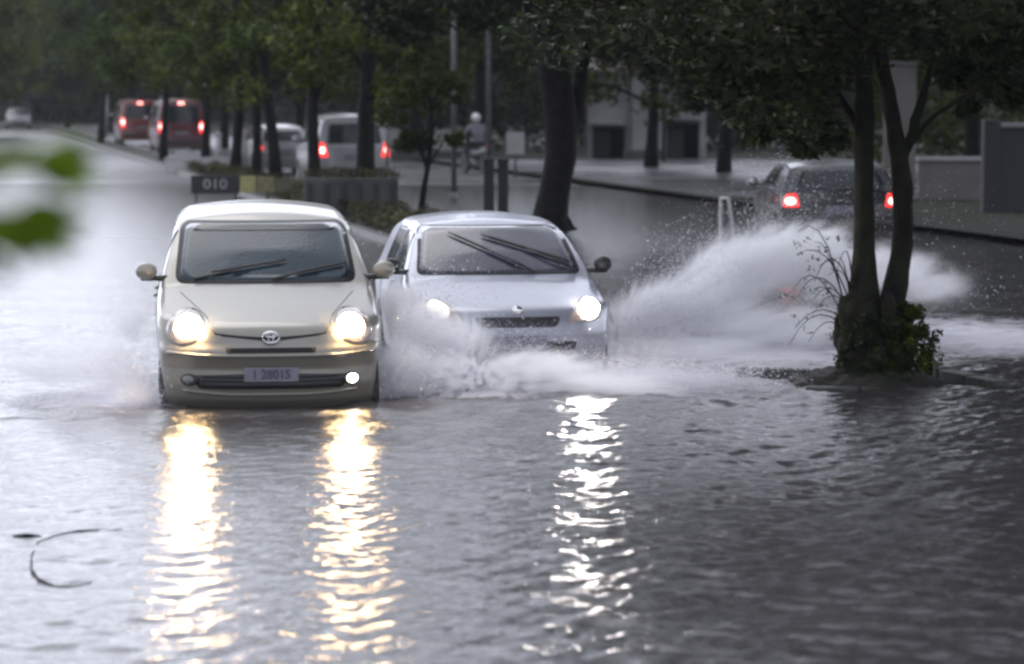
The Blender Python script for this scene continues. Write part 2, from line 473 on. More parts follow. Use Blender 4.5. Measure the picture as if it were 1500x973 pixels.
    adr = nt.nodes.new('ShaderNodeMath'); adr.operation = 'ADD'
    # the sheltered side right of the median stays smoother
    sh = nt.nodes.new('ShaderNodeMath'); sh.operation = 'MULTIPLY_ADD'; sh.inputs[1].default_value = 0.2105
    nt.links.new(sp.outputs['Y'], sh.inputs[0]); nt.links.new(sp.outputs['X'], sh.inputs[2])
    mr5 = nt.nodes.new('ShaderNodeMapRange'); mr5.inputs[1].default_value = 5.5; mr5.inputs[2].default_value = 8.5
    mr5.inputs[3].default_value = 1.0; mr5.inputs[4].default_value = 0.12
    nt.links.new(sh.outputs[0], mr5.inputs[0])
    mu5 = nt.nodes.new('ShaderNodeMath'); mu5.operation = 'MULTIPLY'
    nt.links.new(mr4.outputs[0], mu5.inputs[0]); nt.links.new(mr5.outputs[0], mu5.inputs[1])
    nt.links.new(mr3.outputs[0], adr.inputs[0]); nt.links.new(mu5.outputs[0], adr.inputs[1])
    nt.links.new(adr.outputs[0], b.inputs['Roughness'])
    return m

def wet_road_material(r0=0.34, r1=0.46, spec=0.9):
    m = bpy.data.materials.new('wet asphalt'); m.use_nodes = True
    nt = m.node_tree; b = nt.nodes['Principled BSDF']
    tc = nt.nodes.new('ShaderNodeTexCoord')
    n = nt.nodes.new('ShaderNodeTexNoise'); n.inputs['Scale'].default_value = 0.35; n.inputs['Detail'].default_value = 5
    mp = nt.nodes.new('ShaderNodeMapping'); mp.inputs['Scale'].default_value = (0.6, 1, 1)
    nt.links.new(tc.outputs['Object'], mp.inputs['Vector']); nt.links.new(mp.outputs[0], n.inputs['Vector'])
    r = nt.nodes.new('ShaderNodeValToRGB')
    r.color_ramp.elements[0].position = 0.4; r.color_ramp.elements[1].position = 0.62
    r.color_ramp.elements[0].color = (0.045, 0.045, 0.050, 1); r.color_ramp.elements[1].color = (0.07, 0.07, 0.075, 1)
    nt.links.new(n.outputs[0], r.inputs[0]); nt.links.new(r.outputs[0], b.inputs['Base Color'])
    mr = nt.nodes.new('ShaderNodeMapRange'); mr.inputs[1].default_value = 0.4; mr.inputs[2].default_value = 0.6
    mr.inputs[3].default_value = r0; mr.inputs[4].default_value = r1
    nt.links.new(n.outputs[0], mr.inputs[0]); nt.links.new(mr.outputs[0], b.inputs['Roughness'])
    b.inputs['Specular IOR Level'].default_value = spec
    n1 = nt.nodes.new('ShaderNodeTexNoise'); n1.inputs['Scale'].default_value = 3.0; n1.inputs['Detail'].default_value = 5
    nt.links.new(mp.outputs[0], n1.inputs['Vector'])
    bp = nt.nodes.new('ShaderNodeBump'); bp.inputs['Strength'].default_value = 0.6; bp.inputs['Distance'].default_value = 0.02
    nt.links.new(n1.outputs[0], bp.inputs['Height']); nt.links.new(bp.outputs[0], b.inputs['Normal'])
    return m

# flood water sheet: fine near, coarse far
ys = [9.5]
while ys[-1] < 96: ys.append(ys[-1] + (0.022 if ys[-1] < 24 else 0.022 + (ys[-1] - 24) * 0.012))
ys = np.array(ys)
xs = [0.0]
while xs[-1] < 34: xs.append(xs[-1] + (0.035 if xs[-1] < 5.0 else 0.035 + (xs[-1] - 5.0) * 0.05))
xs = np.array(xs); xs = np.concatenate([-xs[:0:-1], xs])
XX, YY = np.meshgrid(xs, ys)
fade = np.clip(1.0 - (np.abs(XX) - 7) / 6, 0, 1) * np.clip(1 - (YY - 32) / 30, 0.0, 1)
HH = water_height(XX, YY) * fade
V = np.stack([XX.ravel(), YY.ravel(), HH.ravel()], 1)
nx, ny = len(xs), len(ys)
ii = (np.arange(ny - 1)[:, None] * nx + np.arange(nx - 1)[None, :]).ravel()
Fq = np.stack([ii, ii + 1, ii + nx + 1, ii + nx], 1)
water = mesh_np('water', V, Fq, water_material(), smooth=True)
structure(water)

# road bed under the flood, rising out of it further back
M['road'] = wet_road_material()
M['road_shaded'] = wet_road_material(0.22, 0.5, 0.35)
def strip(name, fl, fr, y0, y1, zf, mat_, step=1.5):
    V, Fs = [], []
    yy = np.arange(y0, y1 + step, step)
    for y in yy:
        V += [(fl(y), y, zf(y)), (fr(y), y, zf(y))]
    for i in range(len(yy) - 1):
        Fs.append((2 * i, 2 * i + 1, 2 * i + 3, 2 * i + 2))
    return mesh_np(name, V, Fs, mat_, smooth=True)
structure(strip('road', lambda y: med_x(y) - 60 if y < 60 else med_x(y) - 9.5 - max(0, 120 - y) * 0.4, lambda y: med_x(y) + 0.3, 2, 300, road_z, M['road']))
structure(strip('second_road', lambda y: med_x(y) + 1.5, lambda y: med_x(y) + 9.6, 2, 300, lambda y: road_z(y) + 0.004, M['road_shaded']))
# ground to the horizon
gb = MB()
N = 40
gv, gf = [], []
gx = np.concatenate([-np.geomspace(900, 3, N // 2), np.geomspace(3, 900, N // 2)])
gy = np.concatenate([[-60, -20, 0, 10], np.linspace(20, 300, 60), [400, 600, 1000, 1500]])
for y in gy:
    for x in gx:
        gv.append((x, y, min(road_z(y) - 0.06, -0.06) - (0.0)))
for j in range(len(gy) - 1):
    for i in range(len(gx) - 1):
        q = j * len(gx) + i
        gf.append((q, q + 1, q + len(gx) + 1, q + len(gx)))
ground = mesh_np('ground', gv, gf, M['grass_soil'], smooth=True); structure(ground)
# low dark rise that closes the horizon behind the far wood
hv_, hf_ = [], []
hx = np.linspace(-140, 140, 57); hy = np.linspace(234, 330, 13)
for j, y in enumerate(hy):
    for x in hx:
        q = math.sin(math.pi * j / 12) ** 0.5 if 0 < j < 12 else 0
        hv_.append((x, y, -.1 + q * (12 + 2.2 * math.sin(x * .09) + 1.5 * math.sin(x * .23 + 1))))
for j in range(12):
    for i in range(56):
        q = j * 57 + i; hf_.append((q, q + 1, q + 58, q + 57))
structure(mesh_np('hill', hv_, hf_, M['grass_soil'], smooth=True))
# side verges
structure(strip('verge', lambda y: med_x(y) + 9.7, lambda y: 80, 40, 320, lambda y: 0.10, M['grass_soil'], 4))
structure(strip('forecourt', lambda y: med_x(y) + 9.9, lambda y: 30, 58, 92, lambda y: 0.116, M['road_shaded'], 4))
structure(strip('far_verge', lambda y: -160, lambda y: med_x(y) - 9.7 - max(0, 120 - y) * 0.4, 60, 320, lambda y: 0.12, M['grass_soil'], 4))

# ------------------------------------------------------------------ median strip and tree island
def median_strip():
    V, Fs = [], []
    yy = np.arange(37, 260, 1.0)
    w = 1.7
    for i, y in enumerate(yy):
        z = max(0.10, road_z(y) + 0.13)
        c = med_x(y)
        soft = 0.03 * math.sin(y * 1.7)
        for (dx, dz) in ((0, -0.5), (0.02, 0), (0.20, 0.0), (0.22, -0.03 + soft * 0.3), (w / 2, 0.05 + soft), (w - 0.22, -0.03), (w - 0.2, 0), (w - 0.02, 0), (w, -0.5)):
            V.append((c + dx, y, z + dz))
    k = 9; mi = []
    for i in range(len(yy) - 1):
        for j in range(k - 1):
            q = i * k + j
            Fs.append((q, q + 1, q + k + 1, q + k)); mi.append(1 if j in (3, 4) else 0)
    Fs.append(tuple(range(k))); mi.append(0)
    return mesh_np('median_kerb', V, Fs, smooth=False, mats=[M['kerb'], M['soil']], midx=mi)
structure(median_strip())
# ------------------------------------------------------------------ foliage
def leaf_cloud(centres, radii, n_per, size, seed=0, flat=0.75, droop=0.0):
    """leaf-sized rhombs scattered through clumps; returns verts, quads"""
    r = np.random.default_rng(seed)
    C = np.repeat(np.asarray(centres, float), n_per, axis=0)
    R = np.repeat(np.asarray(radii, float), n_per)
    n = len(C)
    d = r.normal(size=(n, 3)); d /= np.linalg.norm(d, axis=1)[:, None]
    rr = r.uniform(0.25, 1.0, n) ** 0.55 * R * r.uniform(0.75, 1.15, n)
    Pp = C + d * rr[:, None] * np.array([1, 1, flat])
    Pp[:, 2] -= droop * r.uniform(0, 1, n) ** 2
    u = r.normal(size=(n, 3)); u[:, 2] *= 0.6; u /= np.linalg.norm(u, axis=1)[:, None]
    w = r.normal(size=(n, 3)); v = np.cross(u, w); v /= np.linalg.norm(v, axis=1)[:, None]
    s = size * r.uniform(0.55, 1.25, n)[:, None]
    a, b = u * s, v * s * 0.42
    V = np.stack([Pp - a, Pp - b + a * 0.1, Pp + a, Pp + b + a * 0.1], 1).reshape(-1, 3)
    Fq = np.arange(n * 4).reshape(-1, 4)
    return V, Fq

def make_tree(label, x, y, h=9, crown_z=3.0, cr=3.2, tr=0.16, seed=1, nclump=46, n_per=240, leaf=0.10, leafmat='leaf', barkmat='bark',
              group=None, lean=(0, 0), name='tree', z0=None, low=0.0, stems=None):
    r = random.Random(seed)
    if z0 is None: z0 = 0.05
    t = thing(name, label, 'tree', (x, y, z0), 0, group)
    top = Vector((lean[0], lean[1], h * 0.8))
    mb = MB()
    pts, rs = [], []
    for i in range(9):
        q = i / 8
        pts.append(Vector((lean[0] * q + 0.10 * math.sin(q * 5 + seed), lean[1] * q + 0.08 * math.cos(q * 4 + seed), h * 0.8 * q - 0.35 * (i == 0))))
        rs.append(tr * (1.35 if i == 0 else 1.0 - 0.72 * q))
    mb.tube(pts, rs, 10)
    centres, radii = [], []
    for i in range(nclump):
        a = r.uniform(0, 2 * math.pi)
        q = r.random()
        zz = crown_z + (h - crown_z) * q - low * r.random() * (1 - q)
        prof = math.sin(math.pi * min(1, 0.18 + 0.80 * q)) ** 0.7
        rad_ = cr * prof * math.sqrt(r.uniform(0.05, 1))
        fr = min(zz / (h * 0.8), 1)
        centres.append((lean[0] * fr + rad_ * math.cos(a), lean[1] * fr + rad_ * math.sin(a), zz))
        radii.append(r.uniform(0.45, 0.95) * cr / 3.2)
    for i in range(0, nclump, 3):
        c = Vector(centres[i]); zb = max(crown_z * 0.75, min(c.z - 0.8, h * 0.7)); fr = zb / (h * 0.8)
        b = Vector((lean[0] * fr, lean[1] * fr, zb))
        mid = b.lerp(c, 0.5) + Vector((0, 0, 0.25))
        mb.tube([b, mid, c], [tr * 0.38, tr * 0.22, tr * 0.07], 6, cap=False)
    mb.build('trunk', M[barkmat], t, smooth=True)
    V, Fq = leaf_cloud(centres, radii, n_per, leaf, seed)
    mesh_np('crown', V, Fq, M[leafmat], t)
    return t

# near double-stemmed tree on the island, built to the photograph's outline
YT = 22.0
def island_tree():
    base = P(1285, 535, YT)
    t = thing('tree', 'dark twin stemmed tree rising from the muddy kerbed island in the flood', 'tree', (base.x, base.y, 0.0))
    o = Vector((base.x, base.y, 0.0))
    def L(px, py, dy=0.0): return P(px, py, YT + dy) - o
    mb = MB()
    mb.tube([L(1268, 560), L(1266, 500), L(1265, 430), L(1266, 350), L(1265, 250), L(1268, 150), L(1262, 60), L(1255, -60), L(1235, -260), L(1200, -500), L(1180, -900)],
            [0.27, 0.22, 0.115, 0.085, 0.083, 0.080, 0.078, 0.075, 0.07, 0.06, 0.05], 12)
    mb.tube([L(1296, 560, .05), L(1300, 500, .05), L(1306, 440, .05), L(1326, 350, .05), L(1322, 290, .05), L(1318, 230, .05), L(1304, 150, .1), L(1290, 90, .2), L(1280, 0, .3), L(1300, -200, .5), L(1340, -500, .5)],
            [0.24, 0.18, 0.11, 0.082, 0.088, 0.080, 0.065, 0.058, 0.055, 0.05, 0.04], 12)
    mb.tube([L(1320, 240, .05), L(1338, 190, .1), L(1352, 140, .1), L(1372, 60, .2), L(1400, -40, .4), L(1440, -300, .6)], [0.075, 0.06, 0.052, 0.046, 0.04, 0.03], 8)
    mb.tube([L(1330, 215, .05), L(1365, 170, 0), L(1400, 150, -.2), L(1440, 120, -.4)], [0.035, 0.026, 0.02, 0.01], 7)
    mb.tube([L(1262, 200, 0), L(1225, 130, .2), L(1170, 60, .5), L(1090, 10, .9)], [0.045, 0.035, 0.028, 0.015], 7)
    for (a, b_, c_) in (((1264, 60), (1180, -60), (1080, -160)), ((1290, 60), (1400, -120), (1520, -220)), ((1262, -100), (1330, -320), (1420, -460)), ((1260, -60), (1100, -300), (960, -420))):
        dy = random.uniform(-1.2, 1.2)
        mb.tube([L(*a), L(*b_, dy * .5), L(*c_, dy)], [0.05, 0.035, 0.015], 7)
    # burrs and climber stubs that thicken the foot
    for k in range(60):
        a = random.uniform(0, 6.28); z = random.uniform(0.02, 0.62)
        p = Vector((-0.02 + 0.27 * math.cos(a), 0.14 * math.sin(a), z))
        mb.ellip(p, (random.uniform(.05, .10), random.uniform(.05, .10), random.uniform(.06, .14)), 8, 6)
    tk = mb.build('trunk', M['bark_moss'], t, smooth=True)
    sb_ = tk.modifiers.new('sub', 'SUBSURF'); sb_.levels = 2; sb_.render_levels = 2
    tx = bpy.data.textures.new('bark relief', 'CLOUDS'); tx.noise_scale = 0.09; tx.noise_depth = 4
    dp = tk.modifiers.new('relief', 'DISPLACE'); dp.texture = tx; dp.strength = 0.045; dp.mid_level = 0.5; dp.texture_coords = 'LOCAL'
    # crown: high overhanging dome plus low drooping skirts on the left and right
    r = random.Random(5); cs, rr = [], []
    for i in range(150):
        a = r.uniform(0, 6.28); q = r.random(); R_ = 3.4 * math.sqrt(r.uniform(0.02, 1))
        cs.append((R_ * math.cos(a) + 0.4, R_ * math.sin(a) * 0.9, 2.75 + 3.6 * q * (1 - (R_ / 4.4) ** 2) + 0.25 * r.random())); rr.append(r.uniform(0.35, 0.7))
    for (px, py, dy, q) in [(1010, 40, .3, .4), (1045, 75, 0, .38), (1080, 60, 0, .4), (1120, 90, .3, .36), (1060, 130, .6, .26), (1095, 160, .4, .24), (1130, 150, .1, .28), (1160, 180, .5, .22),
                        (1190, 170, -.2, .24), (1205, 110, 0, .3), (1170, 60, -.4, .4), (1225, 60, .3, .34), (1110, 195, .7, .16), (1180, 215, .4, .14), (1215, 205, -.1, .16),
                        (1380, 60, .5, .3), (1430, 50, .2, .34), (1480, 60, .3, .34), (1400, 110, .6, .2), (1450, 120, .3, .22), (1490, 140, .5, .2), (1340, 40, .7, .3), (1415, 160, .6, .10), (1300, 20, .8, .3),
                        (1020, 100, .8, .2), (990, 70, 1., .22)]:
        cs.append(tuple(L(px, py, dy))); rr.append(q)
    V, Fq = leaf_cloud(cs, rr, 420, 0.055, 11, flat=0.7)
    mesh_np('crown', V, Fq, M['leaf_deep'], t)
    return t
island_tree()

def island():
    # soil mound with a broken ring of dark kerb stones, just proud of the water
    V, Fs = [], []
    c = Vector((P(1262, 552, YT).x, YT - 0.15, 0))
    n, m = 26, 72
    r = random.Random(9)
    ph = [r.uniform(0, 6.28) for _ in range(6)]
    for i in range(n + 1):
        q = i / n
        for k in range(m):
            a = 2 * math.pi * k / m
            R_ = 0.62 + 0.07 * math.sin(2 * a + ph[0]) + 0.05 * math.sin(5 * a + ph[1]) + 0.03 * math.sin(9 * a + ph[2])
            x = q * R_ * math.cos(a) * 1.0; y = q * R_ * math.sin(a) * 1.0
            z = 0.13 * (1 - q ** 2.0) + 0.02 * math.sin(9 * x + 7 * y) * (1 - q) + 0.012 * math.sin(31 * x + 3) * math.sin(27 * y) - 0.10 * (q > 0.97)
            V.append((c.x + x, c.y + y, z))
    for i in range(n):
        for k in range(m):
            k2 = (k + 1) % m
            Fs.append((i * m + k, i * m + k2, (i + 1) * m + k2, (i + 1) * m + k))
    o = mesh_np('island_ground', V, Fs, M['soil'], smooth=True); structure(o)
    # kerb stones: left shelf and right diagonal run
    runs = [[(1076, 548, 22.2), (1130, 547, 22.2), (1185, 550, 22.1)], [(1348, 528, 22.5), (1385, 543, 22.2), (1425, 560, 21.8), (1468, 573, 21.4)], [(1180, 566, 21.4), (1260, 572, 21.3), (1340, 570, 21.35)]]
    labels = ['mossy kerb edge breaking the water left of the twin stemmed tree', 'dark kerb edge running out to the right of the tree island', 'low drowned kerb edge in front of the tree island']
    for j, run in enumerate(runs):
        t = thing('kerb_edge', labels[j], 'kerb', (0, 0, 0), 0, 'kerb edges of the tree island')
        pts = [P(*q) for q in run]
        for p in pts: p.z = 0
        segs = []
        for a, b_ in zip(pts[:-1], pts[1:]):
            L_ = (b_ - a).length; k = max(1, int(L_ / 0.26))
            for s in range(k):
                p0 = a.lerp(b_, s / k); p1 = a.lerp(b_, (s + 1) / k); segs.append((p0, p1))
        for (p0, p1) in segs:
            d = p1 - p0; mb = MB()
            hgt = random.uniform(0.055, 0.085) if j < 2 else 0.02
            if j == 1: hgt *= 1.05
            mb.box((p0 + p1) / 2 + Vector((0, random.uniform(-.012, .012), hgt / 2 - 0.1)), (d.length - 0.012, 0.15, hgt + 0.2), math.atan2(d.y, d.x) + random.uniform(-.04, .04), 0.015)
            mb.build('kerb_stone', M['kerb_dark'], t, smooth=False)
island()

def bush(label, x, y, z, r0, h, n, leaf, m='leaf', seed=3, group=None, name='shrub', stems=8, n_per=60, flat=0.9):
    r = random.Random(seed)
    t = thing(name, label, 'shrub', (x, y, z), 0, group)
    mb = MB(); cs, rr = [], []
    for k in range(stems):
        a = r.uniform(0, 6.28); R_ = r.uniform(0.3, 1) * r0
        e = Vector((R_ * math.cos(a), R_ * math.sin(a), h * r.uniform(0.5, 1)))
        mb.tube([Vector((0.15 * R_ * math.cos(a), 0.15 * R_ * math.sin(a), -0.05)), e * 0.55 + Vector((0, 0, h * .12)), e], [0.012, 0.008, 0.004], 5)
    mb.build('stem', M['bark'], t)
    for k in range(n):
        a = r.uniform(0, 6.28); q = r.random(); R_ = r0 * math.sqrt(r.uniform(0, 1)) * (1 - 0.35 * q)
        cs.append((R_ * math.cos(a), R_ * math.sin(a), h * (0.12 + 0.88 * q))); rr.append(r.uniform(0.12, 0.3) * max(r0, 0.25))
    V, Fq = leaf_cloud(cs, rr, n_per, leaf, seed, flat)
    mesh_np('foliage', V, Fq, M[m], t)
    return t
p = P(1322, 545, 21.9)
bush('small green shrub clinging to the right foot of the twin stemmed tree', p.x, p.y, 0.06, 0.22, 0.55, 46, 0.028, 'leaf', 4)
p = P(1362, 545, 22.1)
bush('sparse small weed just right of the island shrub', p.x, p.y, 0.0, 0.12, 0.45, 12, 0.025, 'leaf', 6, n_per=24)
p = P(1300, 560, 21.7)
bush('low weeds on the front of the tree island', p.x, p.y, 0.03, 0.30, 0.14, 30, 0.02, 'leaf_deep', 8, n_per=40)
p = P(1278, 545, 21.8)
bush('dark creeper bush wrapped round the foot of both stems', p.x, p.y, 0.04, 0.29, 0.50, 60, 0.026, 'leaf_deep', 14, n_per=60)
# bare drooping twigs left of the trunk
def twigs():
    o = P(1235, 545, 21.95); o.z = 0
    t = thing('bare_twigs', 'thin bare twigs drooping on the left side of the twin stemmed tree', 'twigs', o)
    r = random.Random(21); mb = MB()
    def L(px, py, dy=0): return P(px, py, 21.95 + dy) - o
    for k in range(15):
        x1 = r.uniform(1150, 1235); y1 = r.uniform(330, 480)
        s = L(1250, r.uniform(430, 520)); mid = L((1250 + x1) / 2 + r.uniform(-10, 10), y1 - r.uniform(0, 50), r.uniform(-.1, .1)); e = L(x1, y1 + r.uniform(0, 60), r.uniform(-.2, .2))
        pts = [s.lerp(mid, q) * (1 - q) + mid.lerp(e, q) * q for q in [i / 6 for i in range(7)]]
        mb.tube(pts, [0.007 - 0.0008 * i for i in range(7)], 5)
    mb.build('branch', M['bark'], t)
    cs = [tuple(L(r.uniform(1160, 1240), r.uniform(345, 500), r.uniform(-.2, .2))) for _ in range(34)]
    V, Fq = leaf_cloud(cs, [0.05] * len(cs), 5, 0.02, 5)
    mesh_np('leaves', V, Fq, M['shrub_leaf'], t)
twigs()

# thick leaning trunk in the middle
def big_tree():
    Y = 47.0
    b = P(806, 330, Y)
    t = thing('tree', 'massive dark trunk leaning slightly right behind the silver hatchback', 'tree', (b.x, b.y, -0.1))
    o = Vector((b.x, b.y, -0.1))
    def L(px, py, dy=0): return P(px, py, Y + dy) - o
    mb = MB()
    mb.tube([L(804, 345), L(806, 318), L(812, 280), L(822, 230), L(822, 170), L(812, 110), L(802, 50), L(796, -30), L(800, -160), L(820, -350)],
            [0.40, 0.31, 0.27, 0.27, 0.29, 0.28, 0.28, 0.27, 0.22, 0.12], 14)
    mb.tube([L(828, 215, .1), L(846, 160, .2), L(852, 100, .3), L(870, 20, .4), L(900, -120, .6)], [0.15, 0.13, 0.12, 0.11, 0.07], 10)
    mb.tube([L(800, 40), L(740, -20, .5), L(640, -90, 1)], [0.12, 0.09, 0.04], 8)
    for k in range(8):
        a = k / 8 * 6.28
        mb.tube([Vector((0.1 * math.cos(a), 0.1 * math.sin(a), 0.5)), Vector((0.36 * math.cos(a), 0.36 * math.sin(a), 0.1)), Vector((0.6 * math.cos(a), 0.6 * math.sin(a), -0.05))], [0.12, 0.09, 0.04], 7)
    mb.build('trunk', M['bark'], t, smooth=True)
    r = random.Random(15); cs, rr = [], []
    for i in range(110):
        a = r.uniform(0, 6.28); q = r.random(); R_ = 5.2 * math.sqrt(r.uniform(0.02, 1))
        cs.append((R_ * math.cos(a), R_ * math.sin(a), 4.2 + 5 * q * (1 - (R_ / 6.5) ** 2))); rr.append(r.uniform(0.6, 1.1))
    for (px, py) in [(640, 10), (700, 20), (760, 0), (860, 30), (920, 10), (980, 40), (1000, 90), (1030, 140), (560, 20), (600, 40), (900, 70), (960, 90)]:
        cs.append(tuple(L(px, py, r.uniform(-1, 1)))); rr.append(r.uniform(0.4, 0.7))
    V, Fq = leaf_cloud(cs, rr, 300, 0.10, 12)
    mesh_np('crown', V, Fq, M['leaf_deep'], t)
big_tree()

# median trees: slim dark trunks between the two carriageways
row = [(243, 92, .15, 7, 'slim dark median tree beside the red lit vehicles'), (345, 76, .17, 8, 'leftmost dark trunk of the close pair standing beside the pale roadside posts'), (371, 73, .14, 8, 'middle dark median trunk between two close neighbours'),
       (399, 70, .17, 8, 'dark median trunk directly left of the white car with a red lamp'), (458, 63, .16, 8, 'dark median trunk beside the left edge of the white suv'), (540, 56, .21, 9, 'dark median trunk covering the right edge of the white suv'),
       (150, 125, .16, 8, 'dark median trunk far back to the left of the red van'), (303, 84, .15, 8, 'dark median trunk beside a pale post behind the taxi')]
for i, (px, Y, tr, h, lb) in enumerate(row):
    b = P(px, 200, Y)
    make_tree(lb, b.x, Y, h=h, crown_z=2.9, cr=2.6, tr=tr, seed=30 + i, nclump=44, n_per=170, leaf=0.11, leafmat=['leaf', 'leaf_olive'][i % 2], group='trees along the median', low=0.6, lean=(random.uniform(-.3, .3), 0))
# small tree in front of the second carriageway
b = P(625, 320, 50)
make_tree('small bushy tree with a thin dark trunk behind the silver hatchback', b.x, 50, h=3.4, crown_z=1.4, cr=0.9, tr=.07, seed=61, nclump=30, n_per=160, leaf=0.06, leafmat='leaf', z0=-0.1, low=0.2)
# trees of the far side, from left to right
far = [(30, 200, 'far tree at the left end of the flooded road'), (100, 190, 'bushy far tree above the bend of the road'), (160, 170, 'far tree with a pale trunk at the bend of the road'), (-40, 150, 'tall roadside tree cut by the left picture edge'),
       (262, 130, 'dark crowned tree above the maroon minibus'), (330, 118, 'broad tree behind the pale posts'), (440, 110, 'broad crowned tree above the white suv'), (610, 100, 'olive crowned tree behind the motorcyclist'),
       (700, 92, 'tree standing behind the white notice board'), (953, 84, 'dark tree trunk standing in front of the pale gatehouse'), (1060, 78, 'bushy tree right of the pale gatehouse'),
       (1180, 70, 'dark tree behind the car with lit red tail lamps'), (1420, 62, 'tree with a brown trunk in front of the boundary wall'), (1530, 66, 'large tree overhanging the grey boundary wall')]
protos = {}
for i, (px, Y, lb) in enumerate(far):
    b = P(px, 200, Y)
    k = i % 4
    if k not in protos:
        t = make_tree(lb, b.x, Y, h=10, crown_z=2.8, cr=4.0, tr=0.2, seed=80 + k, nclump=80, n_per=200, leaf=0.16, leafmat=['leaf', 'leaf_olive', 'leaf_deep', 'leaf_olive'][k], group='trees beyond the road', low=1.0)
        protos[k] = t
    else:
        t = copy_tree(protos[k]); t.location = (b.x, Y, 0.05); t.rotation_euler = (0, 0, i * 1.3); t['label'] = lb
        t.scale = (1, 1, 0.95 + 0.1 * (i % 3))
for i, (x, y, lb) in enumerate(((9.6, 35, 'wide roadside tree whose boughs reach in from the right picture edge'), (10.6, 45, 'wide roadside tree rising behind the grey boundary wall edge'), (7.6, 25.5, 'broad tree whose lowest boughs hang into the top right corner'))):
    make_tree(lb, x, y, h=9, crown_z=3.3, cr=5.2, tr=0.2, seed=140 + i, nclump=120, n_per=200, leaf=0.12, leafmat='leaf_deep', group='trees beyond the road', low=0.3)
# shaggy undergrowth and distant wood that close the view
def wood(name, label, x0, x1, y0, y1, h, n, size, n_per, seed, m, kindx='stuff'):
    r = random.Random(seed); cs, rr = [], []
    for i in range(n):
        q = r.random()
        cs.append((x0 + (x1 - x0) * q, r.uniform(y0, y1), h * r.random() ** 0.9)); rr.append(r.uniform(0.7, 1.5) * size * 7)
    V, Fq = leaf_cloud(cs, rr, n_per, size, seed, 0.8)
    o = mesh_np(name, V, Fq, M[m]); tag(o, label, 'woodland', kind='stuff'); return o
wood('far_woodland', 'dense dark wood closing the view behind the road', -80, 75, 212, 230, 16, 1500, 0.36, 110, 2, 'leaf_deep')
wood('undergrowth', 'dark tangled undergrowth behind the second carriageway', -5, 34, 108, 118, 7.5, 520, 0.20, 110, 4, 'leaf_deep')
wood('bank_thicket', 'dense thicket behind the boundary wall', 10, 34, 76, 84, 7.5, 300, 0.17, 110, 14, 'leaf')

def planting():
    r = random.Random(77); cs, rr = [], []
    for i in range(420):
        y = 38 + (r.random() ** 1.3) * 46
        cs.append((med_x(y) + r.uniform(0.3, 1.4), y, 0.13 + 0.22 * r.random())); rr.append(r.uniform(0.12, 0.26))
    V, Fq = leaf_cloud(cs, rr, 60, 0.045, 17, 0.7)
    o = mesh_np('ground_cover', V, Fq, M['shrub_leaf']); tag(o, 'low brownish ground cover planted along the median', 'ground cover', kind='stuff')
planting()

# ------------------------------------------------------------------ cars
def smax(a, b, k):
    h = np.clip(0.5 + 0.5 * (a - b) / k, 0, 1)
    return b * (1 - h) + a * h + k * h * (1 - h)

